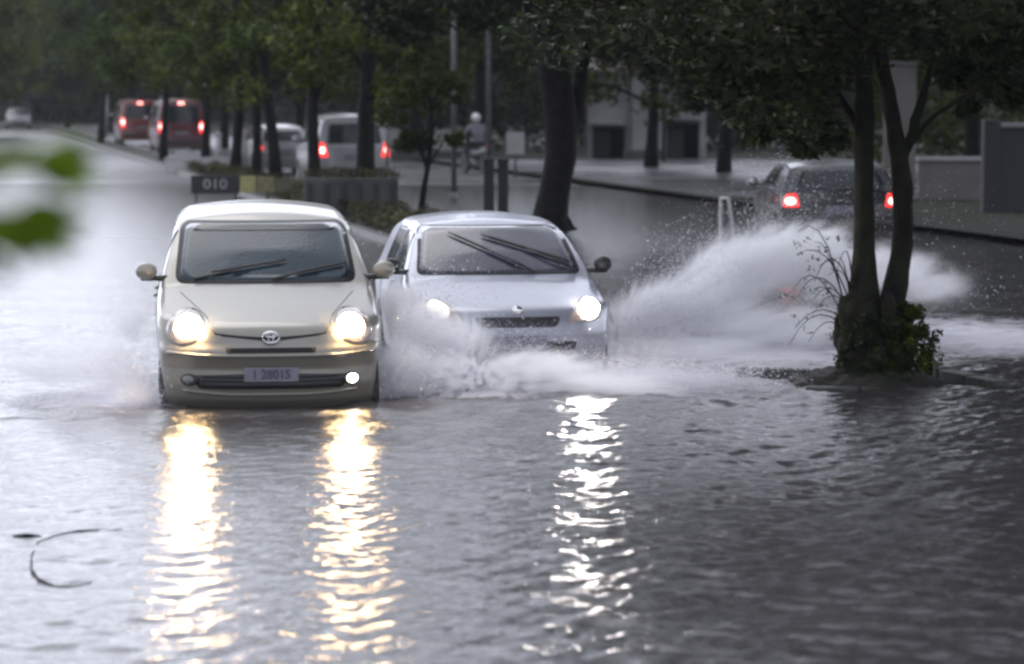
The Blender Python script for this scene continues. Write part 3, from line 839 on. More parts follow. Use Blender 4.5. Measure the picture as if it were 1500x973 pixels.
class CarShape:
    """closed body surface found along rays from the car's middle; y=0 nose, z=0 road"""
    def __init__(s, L, top, W, zb=0.22, nose=None, tail=None, frontcurve=0.30, rearcurve=0.12, crown=0.06, plan=None, n=64, crease=()):
        s.L, s.top, s.W, s.zb = L, np.array(top, float), np.array(W, float), zb
        s.nose = np.array(nose, float); s.tail = np.array(tail, float)
        s.fc, s.rc, s.crown = frontcurve, rearcurve, crown
        s.plan = np.array(plan, float); s.crease = crease
        H = s.top[:, 1].max(); wm = s.W[:, 1].max()
        g = np.linspace(-1, 1, n)
        U, Vv = np.meshgrid(g, g)
        U, Vv = U.ravel(), Vv.ravel(); one = np.ones_like(U)
        dirs, faces = [], []
        base = 0; idx = (np.arange(n - 1)[:, None] * n + np.arange(n - 1)[None, :]).ravel()
        for ax in range(3):
            for sg in (-1, 1):
                d = np.zeros((len(U), 3)); d[:, ax] = sg; o = [q for q in range(3) if q != ax]
                d[:, o[0]] = U; d[:, o[1]] = Vv
                dirs.append(d); f = np.stack([idx, idx + 1, idx + n + 1, idx + n], 1) + base
                faces.append(f); base += len(U)
        D = np.concatenate(dirs); Fq = np.concatenate(faces)
        # weld the seams
        key = np.round(D * 5000).astype(np.int64)
        _, first, inv = np.unique(key, axis=0, return_index=True, return_inverse=True)
        inv = inv.ravel(); D = D[first]; Fq = inv[Fq]
        D = D * np.array([wm, L / 2, (H - zb) / 2])
        c = np.array([0, L / 2, (H + zb) / 2 - 0.05]); s.c = c
        lo = np.zeros(len(D)); hi = np.full(len(D), 1.6)
        ts = np.linspace(0.3, 1.6, 60); found = np.zeros(len(D), bool)
        prev = np.full(len(D), 0.0)
        for t in ts:
            f = s.f(c + D * t)
            new = (~found) & (f > 0)
            hi[new] = t; lo[new] = prev[new]; found |= new
            prev[~found] = t
        for _ in range(38):
            mid = (lo + hi) / 2; f = s.f(c + D * mid[:, None] if False else c + D * mid[:, None])
            lo = np.where(f <= 0, mid, lo); hi = np.where(f > 0, mid, hi)
        s.V = c + D * ((lo + hi) / 2)[:, None]; s.F = Fq
        bm = bmesh.new()
        for v in s.V: bm.verts.new(v)
        bm.verts.ensure_lookup_table()
        for f in s.F:
            try: bm.faces.new([bm.verts[i] for i in f])
            except Exception: pass
        bmesh.ops.recalc_face_normals(bm, faces=bm.faces)
        s.bvh = BVHTree.FromBMesh(bm)
        me = bpy.data.meshes.new('body'); bm.to_mesh(me); bm.free()
        me.polygons.foreach_set('use_smooth', np.full(len(me.polygons), True))
        s.mesh = me
    def f(s, p):
        x, y, z = p[:, 0], p[:, 1], p[:, 2]; ax = np.abs(x)
        w = np.interp(z, s.W[:, 0], s.W[:, 1]) * np.interp(y, s.plan[:, 0], s.plan[:, 1])
        u = ax / np.maximum(w, 0.1)
        tz = np.interp(y, s.top[:, 0], s.top[:, 1])
        sl = (np.interp(y + 0.05, s.top[:, 0], s.top[:, 1]) - np.interp(y - 0.05, s.top[:, 0], s.top[:, 1])) / 0.1
        a = (z + s.crown * u ** 2.2 - tz) / np.sqrt(1 + sl ** 2)
        b = ax - w
        nz = np.interp(z, s.nose[:, 0], s.nose[:, 1]) + s.fc * np.clip(u, 0, 1.3) ** 3.2
        c = (nz - y) * 0.95
        tl = np.interp(z, s.tail[:, 0], s.tail[:, 1]) - s.rc * np.clip(u, 0, 1.3) ** 3
        d = (y - tl) * 0.95
        e = s.zb - z
        for (zc, h_, amp) in s.crease:      # bumper swage lines
            q = amp * np.exp(-((z - zc) / h_) ** 2)
            c = c - q; b = b - q * 0.6
        r = smax(a, b, 0.07); r = smax(r, c, 0.05); r = smax(r, d, 0.06); r = smax(r, e, 0.05)
        return r
    def cast(s, u, v, side):
        if side == 'front': o, d = Vector((u, -3, v)), Vector((0, 1, 0))
        elif side == 'rear': o, d = Vector((u, s.L + 3, v)), Vector((0, -1, 0))
        elif side == 'left': o, d = Vector((-4, u, v)), Vector((1, 0, 0))
        else: o, d = Vector((4, u, v)), Vector((-1, 0, 0))
        loc, nor, _, _ = s.bvh.ray_cast(o, d)
        if loc is None:
            loc, nor, _, _ = s.bvh.find_nearest(o + d * (3.2 if side in ('front', 'rear') else 3.3))
        if nor.dot(d) > 0: nor = -nor
        return loc, nor

def rounded(poly, r, n=4):
    """round the corners of a convex outline and resample its edges"""
    out = []; m = len(poly)
    for i in range(m):
        a, b, c = Vector(poly[i - 1]), Vector(poly[i]), Vector(poly[(i + 1) % m])
        d1 = (a - b); d2 = (c - b); rr = min(r, d1.length * .45, d2.length * .45)
        p0 = b + d1.normalized() * rr; p1 = b + d2.normalized() * rr
        for k in range(n + 1):
            t = k / n
            out.append((p0 * (1 - t) + b * t) * (1 - t) + (b * (1 - t) + p1 * t) * t)
    res = []
    for i in range(len(out)):
        a, b = out[i], out[(i + 1) % len(out)]; k = max(1, int((b - a).length / 0.06))
        for j in range(k): res.append(a.lerp(b, j / k))
    return res

def ellipse(cx, cz, rx, rz, rot=0, n=32):
    return [Vector((cx + rx * math.cos(t) * math.cos(rot) - rz * math.sin(t) * math.sin(rot), cz + rx * math.cos(t) * math.sin(rot) + rz * math.sin(t) * math.cos(rot))) for t in [2 * math.pi * k / n for k in range(n)]]

def panel(cs, name, poly, side, m, parent, off=0.006, r=0.03, rings=7, dome=0.0, raw=False):
    """panel laid onto the body and following its curvature, with its own edge thickness"""
    pts = poly if raw else rounded(poly, r)
    cen = Vector((sum(p[0] for p in pts) / len(pts), sum(p[1] for p in pts) / len(pts)))
    V, Fs = [], []; k = len(pts)
    l, n_ = cs.cast(cen[0], cen[1], side); V.append(l + n_ * (off + dome))
    for i in range(1, rings + 1):
        q = i / rings
        for p in pts:
            c2 = cen.lerp(Vector(p), q); l, n_ = cs.cast(c2[0], c2[1], side)
            V.append(l + n_ * (off + dome * math.sqrt(max(0, 1 - q * q))))
    for p in pts:
        l, n_ = cs.cast(p[0], p[1], side); V.append(l - n_ * 0.02)
    for j in range(k): Fs.append((0, 1 + j, 1 + (j + 1) % k))
    for i in range(rings):
        for j in range(k):
            a = 1 + i * k; b = a + k; j2 = (j + 1) % k
            Fs.append((a + j, b + j, b + j2, a + j2))
    me = bpy.data.meshes.new(name); me.from_pydata([tuple(v) for v in V], [], Fs); me.materials.append(m)
    bm = bmesh.new(); bm.from_mesh(me); bmesh.ops.recalc_face_normals(bm, faces=bm.faces); bm.to_mesh(me); bm.free()
    me.polygons.foreach_set('use_smooth', np.full(len(me.polygons), True))
    return link(bpy.data.objects.new(name, me), parent)

def trim(cs, name, pts, side, m, parent, r=0.008, off=0.004, n=6):
    """moulding or gap line that follows the body"""
    dense = []
    for a, b in zip(pts[:-1], pts[1:]):
        a, b = Vector(a), Vector(b); k = max(2, int((b - a).length / 0.04))
        dense += [a.lerp(b, i / k) for i in range(k)]
    dense.append(Vector(pts[-1]))
    q = []
    for p in dense:
        l, n_ = cs.cast(p[0], p[1], side); q.append(l + n_ * off)
    mb = MB(); mb.tube(q, r, n); return mb.build(name, m, parent, smooth=True)

def text_mesh(name, body, size, m, parent, loc, rot, sx=1.0):
    cu = bpy.data.curves.new(name, 'FONT'); cu.body = body; cu.size = size; cu.align_x = 'CENTER'; cu.align_y = 'CENTER'; cu.extrude = 0.002; cu.offset = 0.0015
    tmp = bpy.data.objects.new(name + 'x', cu); scene.collection.objects.link(tmp)
    dg = bpy.context.evaluated_depsgraph_get(); me = bpy.data.meshes.new_from_object(tmp.evaluated_get(dg))
    bpy.data.objects.remove(tmp)
    me.materials.clear(); me.materials.append(m)
    o = bpy.data.objects.new(name, me); o.location = loc; o.rotation_euler = rot; o.scale = (sx, 1, 1)
    return link(o, parent)

def wheel(parent, x, y, r, side):
    w = 0.19; s = side; x0 = x - s * w / 2
    mb = MB(); mb.lathe([(-w / 2, r * 0.62), (-w / 2, r * 0.93), (-w / 2 + .03, r), (w / 2 - .03, r), (w / 2, r * .93), (w / 2, r * 0.62)], (x0, y, r), 'x', 32)
    ty = mb.build('wheel', M['black_rubber'], parent, smooth=False)
    mr = MB(); mr.lathe([(w / 2 * s * 0.80, r * .60), (w / 2 * s * 1.02, r * .62), (w / 2 * s * 1.02, r * .56), (w / 2 * s * .7, r * .50), (w / 2 * s * .75, r * .12), (w / 2 * s * .85, r * .1)], (x0, y, r), 'x', 28)
    for k in range(6):
        a = k / 6 * 6.28
        mr.tube([(x0 + s * w * .40, y + r * .1 * math.cos(a), r + r * .1 * math.sin(a)), (x0 + s * w * .46, y + r * .56 * math.cos(a), r + r * .56 * math.sin(a))], [r * .08, r * .05], 6)
    mr.build('rim', M['rim_metal'], ty, smooth=True)

def mirror(cs, parent, s, y, z, w, m):
    l, _ = cs.cast(y, z, 'left' if s < 0 else 'right')
    bx = abs(l.x)
    mb = MB(); mb.ellip((s * (bx + 0.06 + w / 2), y - 0.01, z + 0.05), (w / 2, 0.055, 0.068), 18, 12)
    o = mb.build('mirror', m, parent, smooth=True)
    mb = MB(); mb.tube([(s * (bx - 0.03), y + .02, z - 0.01), (s * (bx + 0.05), y + .01, z - 0.005), (s * (bx + 0.06 + w * .75), y, z - 0.012)], [0.028, 0.022, 0.014], 8)
    mb.build('mirror_arm', M['black_plastic'], o, smooth=True)
    mb = MB(); mb.ellip((s * (bx + 0.06 + w / 2), y + 0.042, z + 0.05), (w / 2 * .85, 0.006, 0.055), 16, 8)
    mb.build('mirror_glass', M['chrome'], o, smooth=True)

def wiper(cs, parent, a, b, hub=None, off=0.03, r=0.011):
    """blade from a to b on the windscreen, arm from hub"""
    A, B = Vector(a), Vector(b)
    pts = []
    for i in range(9):
        p = A.lerp(B, i / 8); l, n_ = cs.cast(p[0], p[1], 'front'); pts.append(l + n_ * off)
    mb = MB(); mb.tube(pts, [r * .5] + [r] * 7 + [r * .5], 6)
    H = Vector(hub) if hub else A; l, n_ = cs.cast(H[0], H[1], 'front'); h0 = l + n_ * 0.02
    mid = (pts[4]) + Vector((0, -0.015, 0.0))
    mb.tube([h0, h0.lerp(mid, .5) + Vector((0, -0.02, 0)), mid], [0.013, 0.009, 0.007], 6)
    return mb.build('wiper', M['black_plastic'], parent, smooth=True)

def side_glass(cs, parent, groups, glass='glass'):
    for s in ('left', 'right'):
        for poly in groups:
            panel(cs, 'side_window', poly, s, M[glass], parent, off=0.004, r=0.05)

def arches(cs, parent, ys, r, wm, zb=0.0):
    for s in ('left', 'right'):
        for y in ys:
            pts = [Vector((y + r * 1.13 * math.cos(t), r + r * 1.13 * math.sin(t))) for t in [math.pi * k / 20 for k in range(21)]]
            pts = [Vector((p[0], max(p[1], 0.245))) for p in pts] + [Vector((y - r * 1.13 * (1 - k / 4), 0.245)) for k in range(1, 4)] + [Vector((y + r * 1.13 * k / 4, 0.245)) for k in range(0, 4)]
            panel(cs, 'wheel_arch', pts, s, M['dark_gap'], parent, off=0.003, rings=4, raw=True)
    for y in ys:
        for s in (-1, 1):
            wheel(parent, s * (wm + 0.012), y, r, s)

def box_plate(cs, parent, side, z, x0, w, h, text, size, ylift=0.02, m='plate'):
    l, n_ = cs.cast(x0, z, side); sg = -1 if side == 'front' else 1
    mb = MB(); mb.box((x0, l.y + sg * ylift, z), (w, 0.014, h), 0, 0.004)
    o = mb.build('number_plate', M[m], parent)
    if text:
        text_mesh('characters', text, size, M['plate_ink'], o, (x0, l.y + sg * (ylift + 0.009), z), (math.pi / 2, 0, 0 if side == 'front' else math.pi), 0.95)
    return o

# ---- champagne minivan taxi
def taxi():
    cs = CarShape(3.86, top=[(0, .86), (0.12, .875), (0.5, .99), (1.0, 1.125), (1.12, 1.16), (1.4, 1.36), (1.72, 1.545), (1.95, 1.63), (2.3, 1.69), (2.9, 1.705), (3.5, 1.67), (3.86, 1.62)],
                  W=[(0.1, .76), (.3, .80), (.45, .815), (.62, .835), (.85, .85), (1.0, .845), (1.13, .815), (1.35, .755), (1.55, .69), (1.66, .63), (1.8, .50)],
                  nose=[(0.2, .16), (.33, .04), (.44, .015), (.56, .035), (.665, .0), (.70, .01), (.735, .05), (.85, .09), (1.0, .2), (1.3, .35), (1.9, .7)],
                  tail=[(.2, 3.76), (.5, 3.86), (.9, 3.84), (1.2, 3.78), (1.7, 3.62)], frontcurve=0.34, plan=[(0, .93), (.5, .985), (1.2, 1.0), (2.8, 1.0), (3.86, .95)], n=84)
    root = thing('taxi', 'champagne minivan with lit warm headlights ploughing through the flood', 'car', (P(397, 490, 20).x, 20.0, road_z(20)), math.atan(0.12), 'cars on the flooded road')
    b = bpy.data.objects.new('body', cs.mesh); cs.mesh.materials.append(M['champagne']); link(b, root)
    panel(cs, 'windscreen_seal', [(-.705, 1.125), (.705, 1.125), (.655, 1.53), (.60, 1.575), (-.60, 1.575), (-.655, 1.53)], 'front', M['black_rubber'], root, off=0.004, r=.08)
    ws = panel(cs, 'windscreen', [(-.665, 1.145), (.665, 1.145), (.615, 1.525), (.57, 1.55), (-.57, 1.55), (-.615, 1.525)], 'front', M['glass_hazy'], root, off=0.009, r=.08, rings=12)
    panel(cs, 'sun_strip', [(-.56, 1.497), (.56, 1.497), (.555, 1.545), (-.555, 1.545)], 'front', M['glass'], ws, off=0.012, r=.02)
    for s in (-1, 1):
        pan = 'headlight'
        hs_ = panel(cs, pan, ellipse(s * .625, .85, .15, .118, s * -0.6), 'front', M['lamp_housing'], root, off=0.006, raw=True, dome=0.012)
        panel(cs, 'lens', [Vector((q[0], max(q[1], .785))) for q in ellipse(s * .59, .84, .100, .085, s * .2)], 'front', M['headlight'], hs_, off=0.022, raw=True, dome=0.015)
    # bonnet shut line, nose slots and badge
    trim(cs, 'bonnet_line', [(-.42, .835), (-.40, .815), (-.1, .785), (0, .778), (.1, .785), (.40, .815), (.42, .835)], 'front', M['dark_gap'], root, r=.007, off=.001)
    trim(cs, 'bonnet_line', [(-.66, 1.07), (-.56, 1.0), (-.47, .93), (-.42, .835)], 'front', M['dark_gap'], root, r=.003, off=.0)
    trim(cs, 'bonnet_line', [(.66, 1.07), (.56, 1.0), (.47, .93), (.42, .835)], 'front', M['dark_gap'], root, r=.003, off=.0)
    g = panel(cs, 'grille', [(-.38, .812), (-.06, .782), (.06, .782), (.38, .812), (.36, .800), (.06, .768), (-.06, .768), (-.36, .800)], 'front', M['black_plastic'], root, off=.004, r=.004)
    mb = MB(); l, n_ = cs.cast(0, .79, 'front')
    def ring(c, rx, rz, r_, rot=0):
        pts = [Vector((c[0] + rx * math.cos(t), c[1], c[2] + rz * math.sin(t))) for t in [2 * math.pi * k / 24 for k in range(25)]]
        mb.tube(pts, r_, 6)
    yb = l.y - 0.025
    ring((0, yb, .792), .062, .042, .008); ring((0, yb - .002, .792), .021, .038, .006); ring((0, yb - .002, .812), .042, .018, .006)
    mb.build('badge', M['chrome'], root, smooth=True)
    panel(cs, 'grille', [(-.335, .715), (.335, .715), (.325, .680), (-.325, .680)], 'front', M['dark_gap'], root, off=.005, r=.012)
    bp = panel(cs, 'bumper_intake', [(-.60, .51), (-.22, .525), (.22, .525), (.60, .51), (.53, .415), (-.53, .415)], 'front', M['black_plastic'], root, off=.005, r=.03)
    for z in (.44, .47, .50):
        trim(cs, 'intake_bar', [(-.50, z), (.50, z)], 'front', M['dark_gap'], bp, r=.005, off=.009)
    for s in (-1, 1):
        fl = panel(cs, 'fog_lamp', ellipse(s * .60, .475, .062, .045), 'front', M['black_plastic'], root, off=.008, raw=True)
        panel(cs, 'lens', ellipse(s * .60, .475, .038, .032), 'front', M['fog_on' if s > 0 else 'fog_off'], fl, off=.016, raw=True, dome=.008)
    trim(cs, 'bumper_lip', [(-.64, .395), (-.3, .375), (.3, .375), (.64, .395)], 'front', M['champagne'], root, r=.012, off=.006)
    trim(cs, 'bumper_moulding', [(-.76, .672), (-.5, .660), (.5, .660), (.76, .672)], 'front', M['champagne'], root, r=.014, off=.002)
    box_plate(cs, root, 'front', .522, 0.0, .40, .105, '1 28015', .092, ylift=.03)
    wiper(cs, root, (-.42, 1.185), (.16, 1.27), (-.55, 1.14)); wiper(cs, root, (.20, 1.175), (.63, 1.245), (.05, 1.14))
    for s in (-1, 1):
        mirror(cs, root, s, 1.22, 1.165, .17, M['champagne'])
    side_glass(cs, root, [[(1.32, 1.12), (2.0, 1.12), (2.0, 1.54), (1.74, 1.50)], [(2.05, 1.12), (2.85, 1.12), (2.8, 1.55), (2.05, 1.55)], [(2.92, 1.14), (3.5, 1.16), (3.42, 1.53), (2.9, 1.55)]])
    panel(cs, 'rear_window', [(-.58, 1.12), (.58, 1.12), (.5, 1.52), (-.5, 1.52)], 'rear', M['glass'], root, r=.08)
    for s in (-1, 1):
        panel(cs, 'tail_lamp', [(s * .62, .85), (s * .76, .85), (s * .70, 1.15), (s * .60, 1.15)], 'rear', M['tail_off'], root, r=.02)
        sd = 'left' if s < 0 else 'right'
        for yy in (1.28, 2.03, 2.9):
            trim(cs, 'door_gap', [(yy, .35), (yy, 1.10)], sd, M['dark_gap'], root, r=.004, off=.0)
        for yy in (1.85, 2.72):
            trim(cs, 'door_handle', [(yy, .98), (yy + .14, .98)], sd, M['champagne'], root, r=.014, off=.016)
    arches(cs, root, (.72, 3.16), .30, .815)
    mb = MB(); mb.box((.0, 1.9, .25), (1.3, 3.0, .1), 0, .03); mb.build('underbody', M['dark_gap'], root)
    return root
taxi()

def hatch(paint='silverblue', glass='glass_violet', label='', grp='cars on the flooded road', loc=(0, 0, 0), rz=0, front=True, lamps='front', cat='car', name='hatchback', plate=True):
    cs = CarShape(3.85, top=[(0, .72), (.1, .76), (.5, .86), (.95, .965), (1.05, .99), (1.3, 1.16), (1.62, 1.345), (1.85, 1.42), (2.3, 1.465), (2.9, 1.455), (3.4, 1.38), (3.6, 1.28), (3.85, .95)],
                  W=[(.1, .77), (.3, .81), (.5, .83), (.75, .84), (.9, .825), (.98, .80), (1.2, .715), (1.38, .63), (1.5, .5)],
                  nose=[(.2, .12), (.4, .02), (.55, .0), (.65, .03), (.8, .12), (1.0, .25), (1.5, .6)],
                  tail=[(.2, 3.76), (.5, 3.85), (.8, 3.84), (1.0, 3.76), (1.4, 3.45)], frontcurve=0.36, plan=[(0, .93), (.5, .985), (1.2, 1.0), (2.8, 1.0), (3.85, .95)], n=60)
    root = thing(name, label, cat, loc, rz, grp)
    b = bpy.data.objects.new('body', cs.mesh); cs.mesh.materials.append(M[paint]); link(b, root)
    panel(cs, 'windscreen_seal', [(-.71, .985), (.71, .985), (.625, 1.345), (.58, 1.375), (-.58, 1.375), (-.625, 1.345)], 'front', M['black_rubber'], root, off=.004, r=.06)
    panel(cs, 'windscreen', [(-.68, 1.0), (.68, 1.0), (.595, 1.335), (.55, 1.36), (-.55, 1.36), (-.595, 1.335)], 'front', M[glass], root, off=.009, r=.06, rings=12)
    for s in (-1, 1):
        h_ = panel(cs, 'headlight', [(s * .42, .64), (s * .70, .66), (s * .765, .80), (s * .60, .83), (s * .46, .73)], 'front', M['lamp_housing'], root, off=.005, r=.05)
        mm = M['fog_off'] if lamps != 'front' else (M['headlight_cool'] if s > 0 else M['headlight_dim'])
        panel(cs, 'lens', ellipse(s * .625, .745, .085, .062, s * .3), 'front', mm, h_, off=.018, raw=True, dome=.01)
        mirror(cs, root, s, 1.20, 1.01, .16, M['black_plastic'])
    panel(cs, 'grille', [(-.36, .70), (.36, .70), (.32, .62), (-.32, .62)], 'front', M['black_plastic'], root, off=.004, r=.03)
    panel(cs, 'bumper_intake', [(-.50, .50), (.50, .50), (.44, .34), (-.44, .34)], 'front', M['black_plastic'], root, off=.004, r=.04)
    mb = MB(); l, n_ = cs.cast(0, .74, 'front'); mb.lathe([(-.012, .045), (.01, .05)], (0, l.y - .005, .745), 'y', 20); mb.build('badge', M['chrome'], root, smooth=True)
    wiper(cs, root, (-.38, 1.30), (.22, 1.03), (.30, .99)); wiper(cs, root, (-.10, 1.28), (.62, 1.06), (.66, .99), r=.014)
    side_glass(cs, root, [[(1.30, .985), (2.05, .985), (2.05, 1.33), (1.72, 1.31)], [(2.11, .985), (2.85, 1.0), (2.75, 1.33), (2.11, 1.335)]])
    panel(cs, 'rear_window', [(-.60, .99), (.60, .99), (.50, 1.28), (-.50, 1.28)], 'rear', M['glass'], root, r=.06)
    on = lamps == 'rear'
    for s in (-1, 1):
        tl = panel(cs, 'tail_lamp', [(s * .56, .74), (s * .78, .74), (s * .74, .93), (s * .60, .95)], 'rear', M['tail' if on else 'tail_off'], root, r=.03)
        if on: panel(cs, 'bulb', ellipse(s * .68, .83, .07, .055), 'rear', M['brake'], tl, off=.012, raw=True)
        sd = 'left' if s < 0 else 'right'
        for yy in (1.28, 2.08, 2.85): trim(cs, 'door_gap', [(yy, .35), (yy, .96)], sd, M['dark_gap'], root, r=.004, off=.0)
        trim(cs, 'door_handle', [(1.86, .88), (2.0, .88)], sd, M[paint], root, r=.013, off=.014)
    trim(cs, 'rear_bumper', [(-.72, .58), (.72, .58)], 'rear', M['black_plastic'], root, r=.02, off=.0)
    box_plate(cs, root, 'rear', .70, 0, .46, .12, None, .1); box_plate(cs, root, 'front', .50, 0, .46, .11, None, .1)
    arches(cs, root, (.74, 3.2), .30, .81)
    MB().box((0, 1.9, .25), (1.3, 3.0, .1), 0, .03).build('underbody', M['dark_gap'], root)
    return root
hatch(label='silver blue hatchback half hidden by its own spray beside the minivan', loc=(P(760, 450, 22.1).x, 22.1, -0.20), rz=math.atan(.15))

def suv(paint, label, loc, rz, grp, lamps_on=True, name='suv', tall=1.0, glass='glass'):
    cs = CarShape(4.3, top=[(0, .92), (.1, .97), (.6, 1.05), (1.15, 1.12), (1.4, 1.3), (1.8, 1.6), (2.0, 1.68), (2.6, 1.73), (3.6, 1.71), (4.1, 1.66), (4.3, 1.6)],
                  W=[(.1, .82), (.3, .86), (.6, .88), (.95, .875), (1.05, .855), (1.4, .77), (1.65, .68), (1.8, .55)],
                  nose=[(.2, .1), (.5, .0), (.8, .04), (1.0, .15), (1.7, .6)], tail=[(.2, 4.2), (.5, 4.3), (1.0, 4.28), (1.2, 4.2), (1.7, 3.98)],
                  frontcurve=.25, plan=[(0, .93), (.6, 1), (3.6, 1), (4.3, .96)], n=44, zb=.28)
    root = thing(name, label, 'car', loc, rz, grp)
    b = bpy.data.objects.new('body', cs.mesh); cs.mesh.materials.append(M[paint]); link(b, root)
    panel(cs, 'windscreen', [(-.72, 1.15), (.72, 1.15), (.62, 1.58), (-.62, 1.58)], 'front', M['glass'], root, r=.06)
    panel(cs, 'rear_window', [(-.64, 1.10), (.64, 1.10), (.56, 1.52), (-.56, 1.52)], 'rear', M[glass], root, r=.07)
    for s in (-1, 1):
        tl = panel(cs, 'tail_lamp', [(s * .60, .82), (s * .82, .82), (s * .78, 1.12), (s * .68, 1.12)], 'rear', M['tail' if lamps_on else 'tail_off'], root, r=.03)
        if lamps_on: panel(cs, 'bulb', ellipse(s * .73, .96, .05, .07), 'rear', M['brake'], tl, off=.012, raw=True)
        panel(cs, 'headlight', [(s * .50, .78), (s * .80, .78), (s * .78, .93), (s * .52, .91)], 'front', M['fog_off'], root, r=.03)
        mirror(cs, root, s, 1.45, 1.12, .18, M[paint])
    side_glass(cs, root, [[(1.5, 1.1), (2.3, 1.1), (2.3, 1.55), (1.9, 1.52)], [(2.36, 1.1), (3.1, 1.1), (3.1, 1.56), (2.36, 1.56)], [(3.16, 1.12), (3.9, 1.14), (3.75, 1.54), (3.16, 1.55)]])
    panel(cs, 'grille', [(-.42, .88), (.42, .88), (.38, .70), (-.38, .70)], 'front', M['black_plastic'], root, r=.03)
    trim(cs, 'rear_bumper', [(-.76, .56), (.76, .56)], 'rear', M['black_plastic'], root, r=.05, off=0)
    box_plate(cs, root, 'rear', .82, 0, .48, .12, None, .1)
    arches(cs, root, (.85, 3.45), .34, .86)
    return root

RZ2 = math.atan(0.21)
def rear_at(px, Y, L): 
    """place a car whose tail (facing the camera) is at pixel column px, depth Y"""
    x = P(px, 200, Y).x
    # car heads away: local +y points back towards the camera
    rz = math.pi + RZ2
    d = Vector((-math.sin(rz), math.cos(rz)))
    return (x - d.x * L, Y - d.y * L, road_z(Y)), rz
l_, r_ = rear_at(520, 64, 4.3); suv('white_paint', 'white suv seen from behind between the median trunks with red tail lamps', l_, r_, 'cars driving away').scale = (1.03, 1, 1.12)
l_, r_ = rear_at(1222, 41, 3.85); r_ = math.pi + .03; l_ = (P(1213, 200, 40.5).x + .03 * 3.85, 40.5 + 3.85, -.07)
hatch('dark_paint', 'glass', 'dark hatchback with glowing red tail lamps behind the twin stemmed tree', 'cars driving away', l_, r_, lamps='rear').scale = (1.13, 1, .97)
l_, r_ = rear_at(415, 78, 3.85); hatch('white_paint', 'glass', 'white hatchback with a red tail lamp left of the white suv', 'cars driving away', l_, r_, lamps='rear')
def van(paint, label, loc, rz, grp, H=2.2, name='minibus'):
    cs = CarShape(4.9, top=[(0, .95), (.1, 1.0), (.6, 1.2), (1.3, H - .15), (1.7, H), (4.6, H - .01), (4.9, H - .08)], W=[(.1, .86), (.4, .90), (1.1, .92), (H - .5, .86), (H - .1, .74), (H, .6)],
                  nose=[(.2, .08), (.5, 0), (1.0, .08), (1.4, .4), (H, .9)], tail=[(.2, 4.82), (.5, 4.9), (1.2, 4.88), (H, 4.74)], frontcurve=.22, plan=[(0, .94), (.7, 1), (4.9, .98)], n=36, zb=.28)
    root = thing(name, label, 'van', loc, rz, grp)
    b = bpy.data.objects.new('body', cs.mesh); cs.mesh.materials.append(M[paint]); link(b, root)
    panel(cs, 'windscreen', [(-.76, 1.25), (.76, 1.25), (.68, H - .25), (-.68, H - .25)], 'front', M['glass'], root, r=.06)
    panel(cs, 'rear_window', [(-.68, 1.25), (.68, 1.25), (.62, H - .25), (-.62, H - .25)], 'rear', M['glass'], root, r=.06)
    for s in (-1, 1):
        tl = panel(cs, 'tail_lamp', [(s * .68, .85), (s * .86, .85), (s * .84, 1.3), (s * .72, 1.3)], 'rear', M['tail'], root, r=.03)
        panel(cs, 'bulb', ellipse(s * .77, 1.1, .06, .11), 'rear', M['brake'], tl, off=.012, raw=True)
        panel(cs, 'headlight', [(s * .55, .75), (s * .82, .75), (s * .80, .95), (s * .58, .95)], 'front', M['fog_off'], root, r=.03)
        mirror(cs, root, s, 1.2, 1.35, .18, M['black_plastic'])
    side_glass(cs, root, [[(1.5, 1.25), (2.5, 1.25), (2.5, H - .25), (1.7, H - .25)], [(2.6, 1.25), (3.6, 1.25), (3.6, H - .25), (2.6, H - .25)], [(3.7, 1.25), (4.6, 1.25), (4.5, H - .25), (3.7, H - .25)]])
    mb = MB(); l, n_ = cs.cast(0, H - .2, 'rear'); mb.box((0, l.y + .01, H - .16), (.22, .04, .05), 0, .01); mb.build('high_brake_lamp', M['brake'], root)
    trim(cs, 'rear_bumper', [(-.8, .55), (.8, .55)], 'rear', M['black_plastic'], root, r=.05, off=0)
    box_plate(cs, root, 'rear', .85, 0, .5, .12, None, .1)
    arches(cs, root, (.95, 3.9), .34, .88)
    return root
l_, r_ = rear_at(206, 122, 4.9); van('red_paint', 'red van with glowing tail lamps farthest along the second carriageway', l_, r_, 'cars driving away', 2.1, 'van')
l_, r_ = rear_at(266, 104, 4.9); van('maroon_paint', 'maroon minibus with a lit high brake lamp behind the red van', l_, r_, 'cars driving away', 2.15)
bpy.data.objects['minibus']['label'] = 'maroon minibus with a lit high brake lamp just right of the red van'
b = P(28, 190, 185)
hatch('grey_paint', 'glass', 'tiny grey car approaching at the far left end of the road', None, (b.x, 185, road_z(185)), RZ2, lamps='none')

